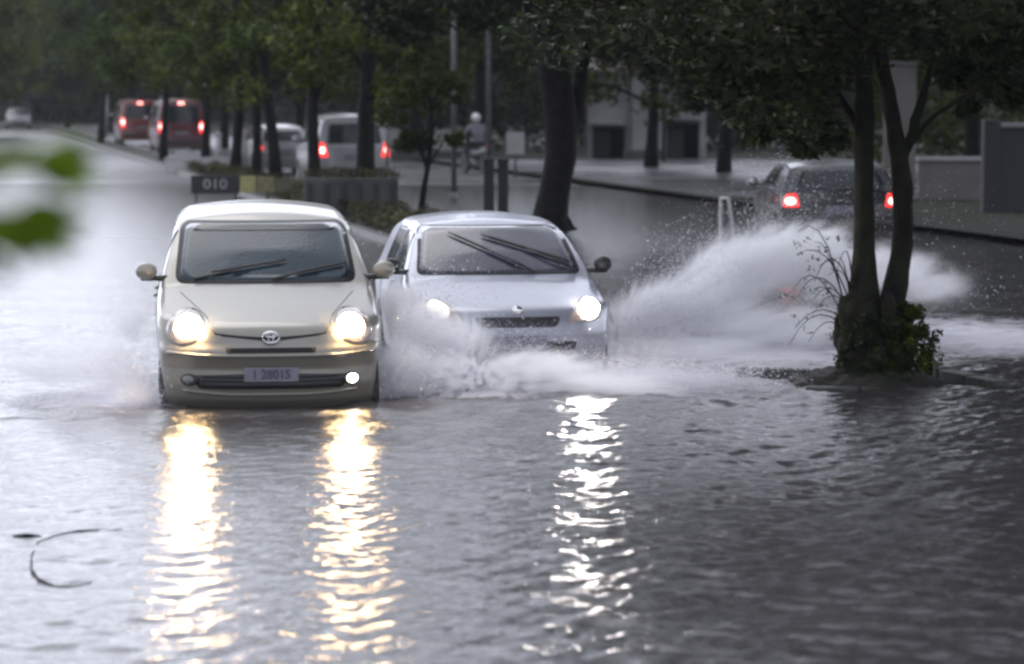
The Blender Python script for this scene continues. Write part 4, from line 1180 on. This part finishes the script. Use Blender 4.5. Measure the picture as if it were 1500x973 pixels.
# ------------------------------------------------------------------ motorcyclist
def motorcycle():
    Y = 80.0; b = P(696, 250, Y); z0 = road_z(80)
    rz = 0.5
    t = thing('motorcycle', 'small scooter with a white rear panel ridden on the second carriageway', 'motorcycle', (b.x, Y, z0), rz)
    for yy in (-.62, .62):
        w = MB(); w.lathe([(-.05, .16), (-.055, .26), (-.02, .29), (.02, .29), (.055, .26), (.05, .16)], (0, yy, .29), 'x', 24)
        o = w.build('wheel', M['black_rubber'], t)
        r_ = MB(); r_.lathe([(-.03, .17), (-.03, .03), (.03, .03), (.03, .17)], (0, yy, .29), 'x', 20); r_.build('rim', M['rim_metal'], o)
    m = MB(); m.ellip((0, -.05, .62), (.14, .55, .13), 16, 10); m.ellip((0, .45, .80), (.16, .14, .24), 14, 10); m.box((0, .1, .35), (.24, .55, .14), 0, .04); m.ellip((0, -.55, .66), (.13, .22, .12), 12, 8)
    m.build('body', M['grey_paint'], t, smooth=True)
    m = MB(); m.ellip((0, -.2, .76), (.13, .36, .06), 14, 8); m.build('seat', M['black_plastic'], t, smooth=True)
    m = MB(); m.tube([(0, .45, .95), (0, .52, .55), (0, .62, .3)], .03, 8); m.tube([(-.32, .38, 1.02), (-.1, .45, 1.0), (.1, .45, 1.0), (.32, .38, 1.02)], .016, 8); m.build('handlebar', M['steel'], t, smooth=True)
    m = MB(); m.box((0, -.72, .70), (.20, .05, .16), 0, .02); m.build('rear_panel', M['white_board'], t)
    m = MB(); m.box((0, -.755, .82), (.14, .03, .05), 0, .01); m.build('tail_lamp', M['tail_off'], t)
    # rider: one continuous skinned figure, seated
    R = Matrix.Translation((b.x, Y, z0)) @ Matrix.Rotation(rz, 4, 'Z')
    pts = {'pel': (0, -.22, .88, .15), 'sp': (0, -.20, 1.08, .15), 'ch': (0, -.14, 1.28, .17), 'nk': (0, -.10, 1.45, .06), 'hd': (0, -.08, 1.57, .09), 'hd2': (0, -.07, 1.66, .08)}
    for s, k in ((-1, 'l'), (1, 'r')):
        pts[k + 'h'] = (s * .12, -.16, .84, .11); pts[k + 'k'] = (s * .20, .22, .74, .075); pts[k + 'a'] = (s * .17, .12, .36, .05); pts[k + 't'] = (s * .17, .28, .32, .045)
        pts[k + 's'] = (s * .20, -.12, 1.38, .075); pts[k + 'e'] = (s * .30, .06, 1.16, .055); pts[k + 'w'] = (s * .29, .30, 1.06, .038); pts[k + 'n'] = (s * .27, .40, 1.03, .035)
    names = list(pts); ed = [('pel', 'sp'), ('sp', 'ch'), ('ch', 'nk'), ('nk', 'hd'), ('hd', 'hd2')]
    for k in 'lr': ed += [('pel', k + 'h'), (k + 'h', k + 'k'), (k + 'k', k + 'a'), (k + 'a', k + 't'), ('ch', k + 's'), (k + 's', k + 'e'), (k + 'e', k + 'w'), (k + 'w', k + 'n')]
    me = bpy.data.meshes.new('person'); me.from_pydata([pts[n][:3] for n in names], [(names.index(a), names.index(c)) for a, c in ed], [])
    o = bpy.data.objects.new('person_tmp', me); link(o)
    md = o.modifiers.new('skin', 'SKIN'); sv = me.skin_vertices[0].data
    for i, n in enumerate(names): sv[i].radius = (pts[n][3], pts[n][3]); sv[i].use_root = (i == 0)
    s2 = o.modifiers.new('ss', 'SUBSURF'); s2.levels = 2; s2.render_levels = 2
    dg = bpy.context.evaluated_depsgraph_get(); nm = bpy.data.meshes.new_from_object(o.evaluated_get(dg)); bpy.data.objects.remove(o)
    nm.materials.clear(); nm.materials.append(M['skin']); nm.materials.append(M['cloth_grey']); nm.materials.append(M['cloth_dark'])
    for p_ in nm.polygons:
        c = p_.center; p_.use_smooth = True
        p_.material_index = 0 if (c.z > 1.46 or c.y > .34 and c.z > .95) else (1 if c.z > .92 else 2)
    rd = bpy.data.objects.new('person', nm); rd.matrix_world = R; link(rd)
    tag(rd, 'person in a grey raincoat and white helmet riding the scooter', 'person')
    h = MB(); h.ellip((0, -.075, 1.63), (.125, .145, .135), 18, 12); h.build('helmet', M['helmet'], rd, smooth=True)
motorcycle()

# ------------------------------------------------------------------ building, walls, posts
def gatehouse():
    Y = 96.0; x0 = P(862, 200, Y).x; x1 = P(1034, 200, Y).x; zb = 0.1
    sc_ = F / Y
    t = thing('gatehouse', 'pale plastered gatehouse with two dark openings behind the trees', 'building', (x0, Y, zb))
    W = x1 - x0; H = 3.1
    xs_ = [0, .15 * W, .0, 0]
    def X(px): return (px - 862) / sc_
    def Z(py): return (P(900, py, Y).z - zb)
    ops = [(X(868), X(916), 0.0, Z(188)), (X(977), X(1024), 0.0, Z(183))]
    edges = [0, ops[0][0], ops[0][1], ops[1][0], ops[1][1], W]
    mb = MB()
    for i in (0, 2, 4):
        w = edges[i + 1] - edges[i]; mb.box(((edges[i] + edges[i + 1]) / 2, .12, H / 2), (w, .24, H))
    for (a, c, z0_, z1_) in ops:
        mb.box(((a + c) / 2, .12, (H + z1_) / 2), (c - a, .24, H - z1_))
    mb.build('wall', M['plaster'], t)
    MB().box((W / 2, 2.5, H / 2), (W, .2, H)).box((.1, 1.3, H / 2), (.2, 2.2, H)).box((W - .1, 1.3, H / 2), (.2, 2.2, H)).build('rear_wall', M['opening_shade'], t)
    for (a, c, z0_, z1_) in ops:
        fr = MB(); fr.box((a + .03, -.02, z1_ / 2), (.06, .08, z1_)).box((c - .03, -.02, z1_ / 2), (.06, .08, z1_)).box(((a + c) / 2, -.02, z1_ + .04), (c - a + .1, .10, .08)); o = fr.build('door_frame', M['steel_dark'], t)
        MB().box((a + (c - a) * .28, .22, z1_ * .45), ((c - a) * .5, .04, z1_ * .88), 0, .01).build('door_leaf', M['wall_grey'], o)
    MB().box((X(938), -.16, H / 2 - .1), (.62, .3, H - .2), 0, .02).build('pillar', M['plaster'], t)
    MB().box((X(967), -.16, H / 2 - .1), (.36, .3, H - .2), 0, .02).build('pillar', M['plaster'], t)
    MB().box((X(942), -.65, .16), (1.4, .6, .32), 0, .03).build('step', M['concrete'], t)
    MB().box((X(1000), -.3, Z(172)), (1.2, .6, .16), 0, .02).build('canopy', M['plaster'], t)
    MB().box((X(888), -.3, Z(180)), (1.1, .6, .14), 0, .02).build('canopy', M['plaster'], t)
    r = MB(); n = 12
    r.add([(-.4, -.5, H), (W + .4, -.5, H), (W + .4, 1.3, H + .9), (-.4, 1.3, H + .9), (-.4, 3.0, H), (W + .4, 3.0, H), (-.4, -.5, H - .1), (W + .4, -.5, H - .1), (-.4, 3, H - .1), (W + .4, 3, H - .1)],
          [(0, 1, 2, 3), (3, 2, 5, 4), (6, 7, 1, 0), (8, 9, 5, 4), (0, 3, 4, 8, 6), (1, 2, 5, 9, 7), (6, 7, 9, 8)])
    r.build('roof', M['ceramic'], t)
gatehouse()

def wall_run(label, px0, px1, Y, pytop, m, name='boundary_wall', thick=.2, cope='plaster', zb=-.3, rz=0, piers=0):
    a = P(px0, pytop, Y); b = P(px1, pytop, Y); w = b.x - a.x; top = a.z
    t = thing(name, label, 'wall', (a.x, Y, zb), rz)
    MB().box((w / 2, 0, (top - zb) / 2), (w, thick, top - zb)).build('wall_panel', M[m], t)
    MB().box((w / 2, 0, top - zb + .045), (w + .06, thick + .1, .09), 0, .015).build('coping', M[cope], t)
    for k in range(piers):
        MB().box((w * k / max(1, piers - 1), 0, (top - zb + .15) / 2), (thick + .12, thick + .12, top - zb + .15), 0, .02).build('pier', M[m], t)
    return t
wall_run('smooth grey wall with pale coping at the right picture edge', 1452, 1640, 52, 187, 'wall_grey', piers=3)
wall_run('low stained wall running behind the brown trunk', 1345, 1452, 58, 236, 'plaster_warm')
wall_run('weathered pale pier wall glimpsed between the twin stems', 1296, 1342, 60, 96, 'plaster_warm', name='pier_wall', cope='plaster_warm')
wall_run('low white wall beside the scooter', 560, 690, 96, 222, 'concrete')

def post(label, px, Y, py0, py1, r, m='steel', name='post', cap=True, head=None, cat='post', group=None):
    b = P(px, py1, Y); tpt = P(px, py0, Y); z0 = min(b.z, 0.1)
    t = thing(name, label, cat, (b.x, Y, z0 - .05), 0, group)
    H = tpt.z - z0
    MB().tube([(0, 0, 0), (0, 0, H * .5), (0, 0, H)], [r * 1.1, r, r * .9], 12).build('shaft', M[m], t, smooth=True)
    MB().lathe([(0, r * 2), (.05, r * 2), (.10, r * 1.2)], (0, 0, 0.02), 'z', 14).build('base', M[m], t)
    if cap: MB().ellip((0, 0, H), (r * 1.3, r * 1.3, r * .8), 12, 6).build('cap', M[m], t, smooth=True)
    if head == 'lamp':
        MB().tube([(0, 0, H - .1), (.3, 0, H + .3), (1.1, 0, H + .45)], [.04, .035, .03], 8).ellip((1.3, 0, H + .43), (.32, .12, .07), 12, 8).build('lamp_head', M[m], t, smooth=True)
    return t
post('thin pale street lamp post behind the small bushy tree', 665, 60, -160, 262, .055, 'steel', 'street_lamp', head='lamp', cat='street lamp')
post('tall pale pole right of the motorcyclist', 716, 70, -300, 300, .06, 'steel', 'utility_pole', cat='pole')
post('slim grey pole rising above the gatehouse', 972, 90, -60, 240, .06, 'steel_dark', 'utility_pole', cat='pole')
post('grey pole at the far left bend of the road', 155, 150, 120, 215, .13, 'steel', 'utility_pole', cat='pole')
post('pale pole beside the red lit suv', 567, 60, 110, 262, .035, 'steel', 'utility_pole', cat='pole')
post('faded pole far back above the maroon minibus', 240, 120, 30, 200, .12, 'steel', 'utility_pole', cat='pole')
for px, Y, y0, y1, lb in ((320, 82, 195, 240, 'broad white roadside post left of the median trunks'), (358, 80, 190, 235, 'white post seen between the two leftmost median trunks'), (384, 78, 185, 240, 'white post seen right of the middle median trunk')):
    post(lb, px, Y, y0, y1, .09 if px == 320 else .055, 'white_board', 'bollard', cat='bollard', group='white posts beyond the median')
# twin concrete gate posts
for px, lb in ((716, 'grey concrete stub post standing before the notice board'), (737, 'grey concrete stub post right beside its twin')):
    b = P(px, 315, 52)
    t = thing('stub_post', lb, 'post', (b.x, 52, -.3), 0, 'concrete stub posts')
    MB().box((0, 0, .68), (.2, .2, 1.36), 0, .02).build('shaft', M['wall_grey'], t)
    MB().box((0, 0, 1.38), (.24, .24, .06), 0, .015).build('cap', M['wall_grey'], t)
# white notice board
b = P(755, 210, 76)
t = thing('notice_board', 'small blank white notice board on a post left of the massive trunk', 'sign', (b.x, 76, 0))
MB().tube([(0, 0, 0), (0, 0, b.z + .2)], .035, 8).build('pole', M['steel_dark'], t)
MB().box((0, -.05, b.z), (.50, .03, .62), 0, .01).build('board', M['white_board'], t)
# low black and yellow board on the median behind the taxi roof
b = P(325, 272, 58)
t = thing('median_sign', 'low black board with pale characters and a yellow panel on the median', 'sign', (b.x - .05, 58, 0.1)); t.scale = (1.12, 1, 1.08)
zc = b.z - .1
bd = MB().box((-.08, 0, zc), (.92, .04, .36), 0, .01).build('board', M['black_board'], t)
text_mesh('characters', '010', .27, M['white_board'], bd, (-.08, -.023, zc), (math.pi / 2, 0, 0), 1.15)
MB().box((.54, 0, zc), (.30, .04, .32), 0, .01).build('yellow_panel', M['yellow_board'], t)
MB().box((.88, .0, zc), (.32, .04, .30), 0, .01).build('faded_panel', M['yellow_faded'], t)
MB().box((1.5, .0, zc - .02), (.86, .04, .28), 0, .01).build('dark_panel', M['brown_board'], t)
for x in (-.45, .3, .9, 1.8): MB().tube([(x, .05, -.05), (x, .05, zc + .1)], .025, 8).build('pole', M['steel_dark'], t)
# white kerb barrier behind the minivan roof
for (px, Y, w, lb) in ((292, 80, 1.0, 'long pale concrete barrier on the median before the pale posts'), (283, 90, .6, 'short pale concrete barrier farther back below the maroon minibus')):
    b = P(px, 240, Y)
    t = thing('concrete_barrier', lb, 'barrier', (b.x, Y, .08), 0, 'concrete barriers on the median')
    MB().add([(-w, -.2, 0), (w, -.2, 0), (w, -.09, .28), (w, -.06, .42), (-w, -.06, .42), (-w, -.09, .28), (-w, .2, 0), (w, .2, 0), (w, .09, .28), (w, .06, .42), (-w, .06, .42), (-w, .09, .28)],
             [(0, 1, 2, 5), (5, 2, 3, 4), (7, 6, 11, 8), (8, 11, 10, 9), (4, 3, 9, 10), (0, 5, 4, 10, 11, 6), (1, 7, 8, 9, 3, 2), (0, 6, 7, 1)]).build('block', M['white_board'], t)
# low fence planter between median and silver car
b = P(515, 300, 50)
t = thing('planter_wall', 'low weathered concrete planter on the median between the two front cars', 'planter', (b.x, 50, -.1))
MB().box((0, 0, .45), (1.7, .5, .9), 0, .03).build('trough', M['concrete'], t)
for k in range(6): MB().box((-.75 + .3 * k, -.262, .45), (.10, .03, .7), 0, .01).build('rib', M['wall_grey'], t)
V, Fq = leaf_cloud([(-.7 + .2 * k, 0, .95) for k in range(8)], [.2] * 8, 130, .04, 5); mesh_np('foliage', V, Fq, M['shrub_leaf'], t)
# white railing at the edge of the spray
b = P(1072, 330, 38)
t = thing('railing', 'bent white metal railing sticking up at the left edge of the tall spray', 'railing', (b.x, 38, road_z(38)))
z = P(1072, 290, 38).z - road_z(38)
MB().tube([(-.13, .3, z - .02), (-.05, 0, z), (.02, 0, z * .6), (.02, 0, 0)], .028, 8).build('rail', M['white_board'], t, smooth=True)
MB().tube([(-.14, .3, 0), (-.13, .3, z - .02)], .028, 8).build('upright', M['white_board'], t, smooth=True)

# ------------------------------------------------------------------ blurred foreground sprig
def sprig():
    t = thing('sapling', 'out of focus green sapling leaves poking in at the left edge', 'plant', (-1.0, 3.0, -.27))
    o = Vector((-1.0, 3.0, -.27))
    mb = MB(); a1 = P(-60, 250, 3.0) - o; e1 = P(85, 245, 3.0) - o; a2 = P(-60, 330, 3.05) - o; e2 = P(75, 335, 3.05) - o
    mb.tube([(0, 0, 0), (0.02, 0, 1.2), (.03, 0, 2.15), (.05, .02, 2.6)], [.02, .016, .012, .006], 8)
    for a, e in ((a1, e1), (a2, e2)): mb.tube([(0.03, 0, a.z - .1), a, e], [.006, .004, .002], 6)
    mb.build('stem', M['bark'], t, smooth=True)
    r = random.Random(2); V, Fs = [], []
    def leaf(p, d, L, w):
        d = d.normalized(); s = d.cross(Vector((0.1, -1, .25))).normalized(); n = s.cross(d); k = len(V)
        for i, (q, ww) in enumerate(((0, .05), (.25, .7), (.5, 1), (.75, .7), (1, .03))):
            c = p + d * L * q + n * (-.10 * L * q * q)
            V.extend([tuple(c - s * w * ww + n * .12 * w), tuple(c), tuple(c + s * w * ww + n * .12 * w)])
        for i in range(4):
            for j in range(2): q = k + i * 3 + j; Fs.append((q, q + 1, q + 4, q + 3))
    sp_ = []
    for k in range(26): sp_.append((r.uniform(-50, 80), r.gauss(238, 12), r.uniform(-35, 35), r.uniform(.03, .07), r.uniform(.007, .012)))
    for k in range(42):
        x_ = r.uniform(-50, 66); sp_.append((x_, r.gauss(325, 14), r.uniform(-75, 30), r.uniform(.03, .065), r.uniform(.007, .013)))
    for k in range(5): sp_.append((r.uniform(15, 45), r.uniform(335, 350), r.uniform(-95, -70), .03, .006))
    for (px, py, ang, L, w) in sp_:
        p = P(px, py, 3.0 + r.uniform(-.05, .05)) - o; a = rad(ang)
        leaf(p, Vector((math.cos(a), r.uniform(-.3, .3), math.sin(a))), L, w)
    mesh_np('leaves', V, Fs, M['leaf_bright'], t, smooth=True)
    cs_ = [(r.uniform(-.3, .1), r.uniform(-.2, .2), r.uniform(1.2, 2.7)) for _ in range(30)]
sprig()

# curved dark twig adrift at the near left
t = thing('floating_twig', 'curved dark twig adrift on the water at the near left', 'twig', (0, 0, 0))
pts = []
for (px, py) in [(185, 776), (150, 774), (115, 778), (80, 784), (56, 796), (46, 815), (46, 835), (56, 850), (80, 857), (110, 856), (134, 852)]:
    q = P(px, py, GY(py)); h0 = float(water_height(np.array([q.x]), np.array([q.y]))[0]); pts.append(Vector((q.x, q.y, h0 + random.uniform(-.005, .003))))
MB().tube(pts, [.003, .006, .008, .007, .008, .006, .006, .008, .009, .007, .003], 7).build('stem', M['bark'], t, smooth=True)
q = P(40, 786, GY(786)); MB().tube([(q.x - .08, q.y, 0.0), (q.x, q.y - .01, .008), (q.x + .07, q.y + .01, 0.0)], [.006, .012, .005], 6).build('stem', M['bark'], t, smooth=True)

# ------------------------------------------------------------------ splashes
def mist_mat(name, dens, seed, scale=2.2, lo=0.35, hi=0.75, src=(0, 0, 0)):
    m = bpy.data.materials.new(name); m.use_nodes = True
    nt = m.node_tree; nt.nodes.remove(nt.nodes['Principled BSDF'])
    out = nt.nodes['Material Output']
    v = nt.nodes.new('ShaderNodeVolumePrincipled')
    v.inputs['Color'].default_value = (0.99, 0.99, 1.0, 1); v.inputs['Anisotropy'].default_value = 0.0; dens *= 3.2
    tc = nt.nodes.new('ShaderNodeTexCoord')
    ln = nt.nodes.new('ShaderNodeVectorMath'); ln.operation = 'LENGTH'; nt.links.new(tc.outputs['Object'], ln.inputs[0])
    mr = nt.nodes.new('ShaderNodeMapRange'); mr.interpolation_type = 'SMOOTHSTEP'
    mr.inputs[1].default_value = 0.15; mr.inputs[2].default_value = 0.98; mr.inputs[3].default_value = 1; mr.inputs[4].default_value = 0
    nt.links.new(ln.outputs['Value'], mr.inputs[0])
    geo = nt.nodes.new('ShaderNodeNewGeometry')
    sb = nt.nodes.new('ShaderNodeVectorMath'); sb.operation = 'SUBTRACT'; sb.inputs[1].default_value = src
    nt.links.new(geo.outputs['Position'], sb.inputs[0])
    nm_ = nt.nodes.new('ShaderNodeVectorMath'); nm_.operation = 'NORMALIZE'; nt.links.new(sb.outputs[0], nm_.inputs[0])
    sc1 = nt.nodes.new('ShaderNodeVectorMath'); sc1.operation = 'SCALE'; sc1.inputs['Scale'].default_value = 10.0; nt.links.new(nm_.outputs[0], sc1.inputs[0])
    sc2 = nt.nodes.new('ShaderNodeVectorMath'); sc2.operation = 'SCALE'; sc2.inputs['Scale'].default_value = scale; nt.links.new(sb.outputs[0], sc2.inputs[0])
    ad_ = nt.nodes.new('ShaderNodeVectorMath'); ad_.operation = 'ADD'; nt.links.new(sc1.outputs[0], ad_.inputs[0]); nt.links.new(sc2.outputs[0], ad_.inputs[1])
    n = nt.nodes.new('ShaderNodeTexNoise'); n.noise_dimensions = '4D'; n.inputs['W'].default_value = seed
    n.inputs['Scale'].default_value = 1.0; n.inputs['Detail'].default_value = 6; n.inputs['Roughness'].default_value = 0.68
    nt.links.new(ad_.outputs[0], n.inputs['Vector'])
    # torn edge: the threshold rises towards the rim of the plume
    sbt = nt.nodes.new('ShaderNodeMath'); sbt.operation = 'MULTIPLY_ADD'; sbt.inputs[1].default_value = -0.22
    nt.links.new(ln.outputs['Value'], sbt.inputs[0]); nt.links.new(n.outputs[0], sbt.inputs[2])
    m2 = nt.nodes.new('ShaderNodeMapRange'); m2.inputs[1].default_value = lo - 0.10; m2.inputs[2].default_value = hi - 0.14
    nt.links.new(sbt.outputs[0], m2.inputs[0])
    mu = nt.nodes.new('ShaderNodeMath'); mu.operation = 'MULTIPLY'; nt.links.new(mr.outputs[0], mu.inputs[0]); nt.links.new(m2.outputs[0], mu.inputs[1])
    mu2 = nt.nodes.new('ShaderNodeMath'); mu2.operation = 'MULTIPLY'; mu2.inputs[1].default_value = dens; nt.links.new(mu.outputs[0], mu2.inputs[0])
    nt.links.new(mu2.outputs[0], v.inputs['Density']); nt.links.new(v.outputs[0], out.inputs['Volume'])
    return m

M['droplet'] = mat('spray droplets', (0.80, 0.80, 0.86), rough=0.25, spec=0.6)
def ico_pts():
    return np.array([(1, 0, 0), (-1, 0, 0), (0, 1, 0), (0, -1, 0), (0, 0, 1), (0, 0, -1)], float), np.array([(0, 2, 4), (2, 1, 4), (1, 3, 4), (3, 0, 4), (2, 0, 5), (1, 2, 5), (3, 1, 5), (0, 3, 5)])
def droplets(name, P0, Vd, n, parent, seed, r0=.0014, r1=.0046, tmax=0.5, spread=0.5, origin=(0, 0, 0)):
    """drops along ballistic arcs: P0 source boxes, Vd mean launch velocities"""
    r = np.random.default_rng(seed); k = r.integers(0, len(P0), n)
    A = np.array([p[0] for p in P0], float)[k] + r.uniform(-1, 1, (n, 3)) * np.array([p[1] for p in P0], float)[k]
    vel = np.array(Vd, float)[k]; sp = np.linalg.norm(vel, axis=1)[:, None]
    # water leaves the wheel in separate jets: each jet has its own direction and strength
    J = 90; jet = r.integers(0, J, n); w_ = r.uniform(.02, .12, J)[jet][:, None]
    jv = r.normal(size=(J, 3)) * spread * .40; js = r.uniform(.4, 1.15, (J, 1))
    vel = vel * js[jet] + jv[jet] * sp + r.normal(size=(n, 3)) * sp * w_
    jt = r.uniform(0.25, 1.0, J)[jet]
    t = (jt * tmax * r.uniform(0.0, 1.0, n) ** .7)[:, None]
    pos = A + vel * t + np.array([0, 0, -4.9]) * t ** 2
    vv = vel + np.array([0, 0, -9.8]) * t
    ok = pos[:, 2] > 0.005; pos, vv = pos[ok], vv[ok]; n = len(pos)
    d = vv / np.linalg.norm(vv, axis=1)[:, None]
    s = (r0 + (r1 - r0) * r.uniform(0, 1, n) ** 6)[:, None]
    a = np.cross(d, np.array([.3, .2, .9])); a /= np.linalg.norm(a, axis=1)[:, None]; b = np.cross(d, a)
    base, fc = ico_pts()
    st = r.uniform(1.0, 4.5, (n, 1))
    V = (base[None, :, 0:1] * (d * s * st)[:, None, :] + base[None, :, 1:2] * (a * s)[:, None, :] + base[None, :, 2:3] * (b * s)[:, None, :] + pos[:, None, :]).reshape(-1, 3) - np.array(origin)
    Fq = (fc[None] + (np.arange(n) * 6)[:, None, None]).reshape(-1, 3)
    return mesh_np(name, V, Fq, M['droplet'], parent, smooth=True)

def mist(parent, c, s, rot, dens, seed, origin, scale=2.2, lo=.43, hi=.60, src=(0, 0, 0)):
    bm = bmesh.new(); bmesh.ops.create_icosphere(bm, subdivisions=4, radius=1.0)
    me = bpy.data.meshes.new('mist'); bm.to_mesh(me); bm.free()
    me.materials.append(mist_mat('spray mist', dens, seed, scale, lo, hi, src))
    o = bpy.data.objects.new('mist', me); link(o, parent)
    o.location = Vector(c) - Vector(origin); o.scale = s; o.rotation_euler = rot
    return o

def splash(label, origin, mists, P0, Vd, n, seed, **kw):
    t = thing('water_splash', label, 'splash', origin, 0, 'sprays of water thrown up by the cars'); 
    for (c, s, rot, dens, sc_) in mists: mist(t, c, s, rot, dens, seed, origin, sc_, src=P0[0][0])
    dr = droplets('droplets', P0, Vd, n, t, seed, origin=origin, **kw); dr['kind'] = 'stuff'
    return t
def PV(px, py, Y): return tuple(P(px, py, Y))
# tall plume off the silver car's far wheel, sweeping up behind the island tree
splash('tall white plume fanning out right of the silver hatchback behind the tree', (2.2, 25.5, 0),
       [(PV(985, 450, 25.2), (1.0, .8, .42), (0, -.25, 0), 5.0, 1.8), (PV(1080, 400, 25.6), (.95, .8, .50), (0, -.45, 0), 5.0, 1.7), (PV(1160, 375, 25.8), (.85, .7, .42), (0, -.3, 0), 4.5, 1.8), (PV(1240, 400, 26), (.9, .7, .48), (0, 0, 0), 3.0, 1.8),
        (PV(1340, 405, 26.4), (.8, .8, .34), (0, .2, 0), 1.2, 1.7), (PV(1110, 480, 25.0), (1.5, .9, .32), (0, 0, 0), 3.0, 2.0), (PV(1000, 520, 24.4), (1.3, .8, .26), (0, 0, 0), 4.0, 2.0)],
       [((.95, 24.6, .05), (.15, .5, .04)), ((1.3, 25.4, .05), (.3, .6, .04))], [(4.2, 1.2, 3.6), (3.2, .8, 4.0)], 60000, 3, tmax=.72, spread=.42)
splash('broad low white spray bursting in front of the silver hatchback', (.4, 21.8, 0),
       [(PV(640, 555, 21.2), (.62, .45, .30), (0, 0, 0), 12.0, 2.0), (PV(760, 560, 21.3), (.80, .45, .30), (0, 0, 0), 12.0, 2.0), (PV(890, 575, 21.2), (.85, .5, .21), (0, .05, 0), 8.0, 2.2), (PV(1010, 590, 21.3), (.7, .45, .11), (0, .05, 0), 8.0, 2.2), (PV(700, 590, 20.9), (.75, .35, .13), (0, 0, 0), 8.0, 2.2), (PV(840, 600, 20.8), (.7, .3, .10), (0, 0, 0), 8.0, 2.2),
        (PV(655, 500, 21.6), (.55, .4, .33), (0, .1, 0), 6.0, 1.8), (PV(800, 540, 21.7), (.7, .4, .22), (0, .1, 0), 6.0, 1.8)],
       [((-.3, 21.8, .02), (.5, .3, .04)), ((.5, 22.0, .02), (.8, .4, .04)), ((1.1, 21.6, .02), (.7, .3, .04))], [(.2, -.8, 1.9), (.6, -.9, 1.6), (1.4, -.8, 1.2)], 70000, 5, tmax=.42, spread=.75)
splash('white spray shooting up in the gap between the minivan and the hatchback', (-.85, 21.8, 0),
       [(PV(590, 540, 21.0), (.30, .5, .34), (0, .1, 0), 8.0, 1.8), (PV(588, 450, 22.6), (.26, .6, .36), (0, 0, 0), 5.0, 1.7), (PV(615, 480, 21.8), (.34, .5, .34), (0, .2, 0), 6.0, 1.8)],
       [((-.95, 21.0, .02), (.08, .4, .04)), ((-.8, 22.2, .02), (.12, .5, .04))], [(.7, -.3, 2.9), (.3, 0, 3.4)], 26000, 7, tmax=.6, spread=.5)
splash('faint misty spray spreading left from the minivan', (-3.1, 20.8, 0),
       [(PV(150, 530, 21.0), (.62, .7, .34), (0, .15, 0), 1.5, 1.7), (PV(70, 540, 21.2), (.55, .7, .26), (0, 0, 0), 1.1, 1.7), (PV(200, 580, 20.3), (.32, .4, .12), (0, 0, 0), 3.5, 2.0), (PV(190, 470, 21.6), (.26, .6, .26), (0, .3, 0), 1.8, 1.8)],
       [((-2.65, 20.4, .02), (.08, .4, .04))], [(-1.6, -.4, 2.0)], 9000, 9, tmax=.42, spread=.6)

# ------------------------------------------------------------------ rain haze
hb = MB(); hb.box((0, 130, 16), (400, 300, 38)); hm = bpy.data.materials.new('rain haze'); hm.use_nodes = True
nt = hm.node_tree; nt.nodes.remove(nt.nodes['Principled BSDF'])
hv = nt.nodes.new('ShaderNodeVolumePrincipled'); hv.inputs['Color'].default_value = (0.8, 0.84, 0.9, 1); hv.inputs['Density'].default_value = 0.00022
nt.links.new(hv.outputs[0], nt.nodes['Material Output'].inputs['Volume'])
ho = hb.build('haze', hm); ho['kind'] = 'stuff'; ho['label'] = 'thin grey rain haze over the street'; ho['category'] = 'haze'
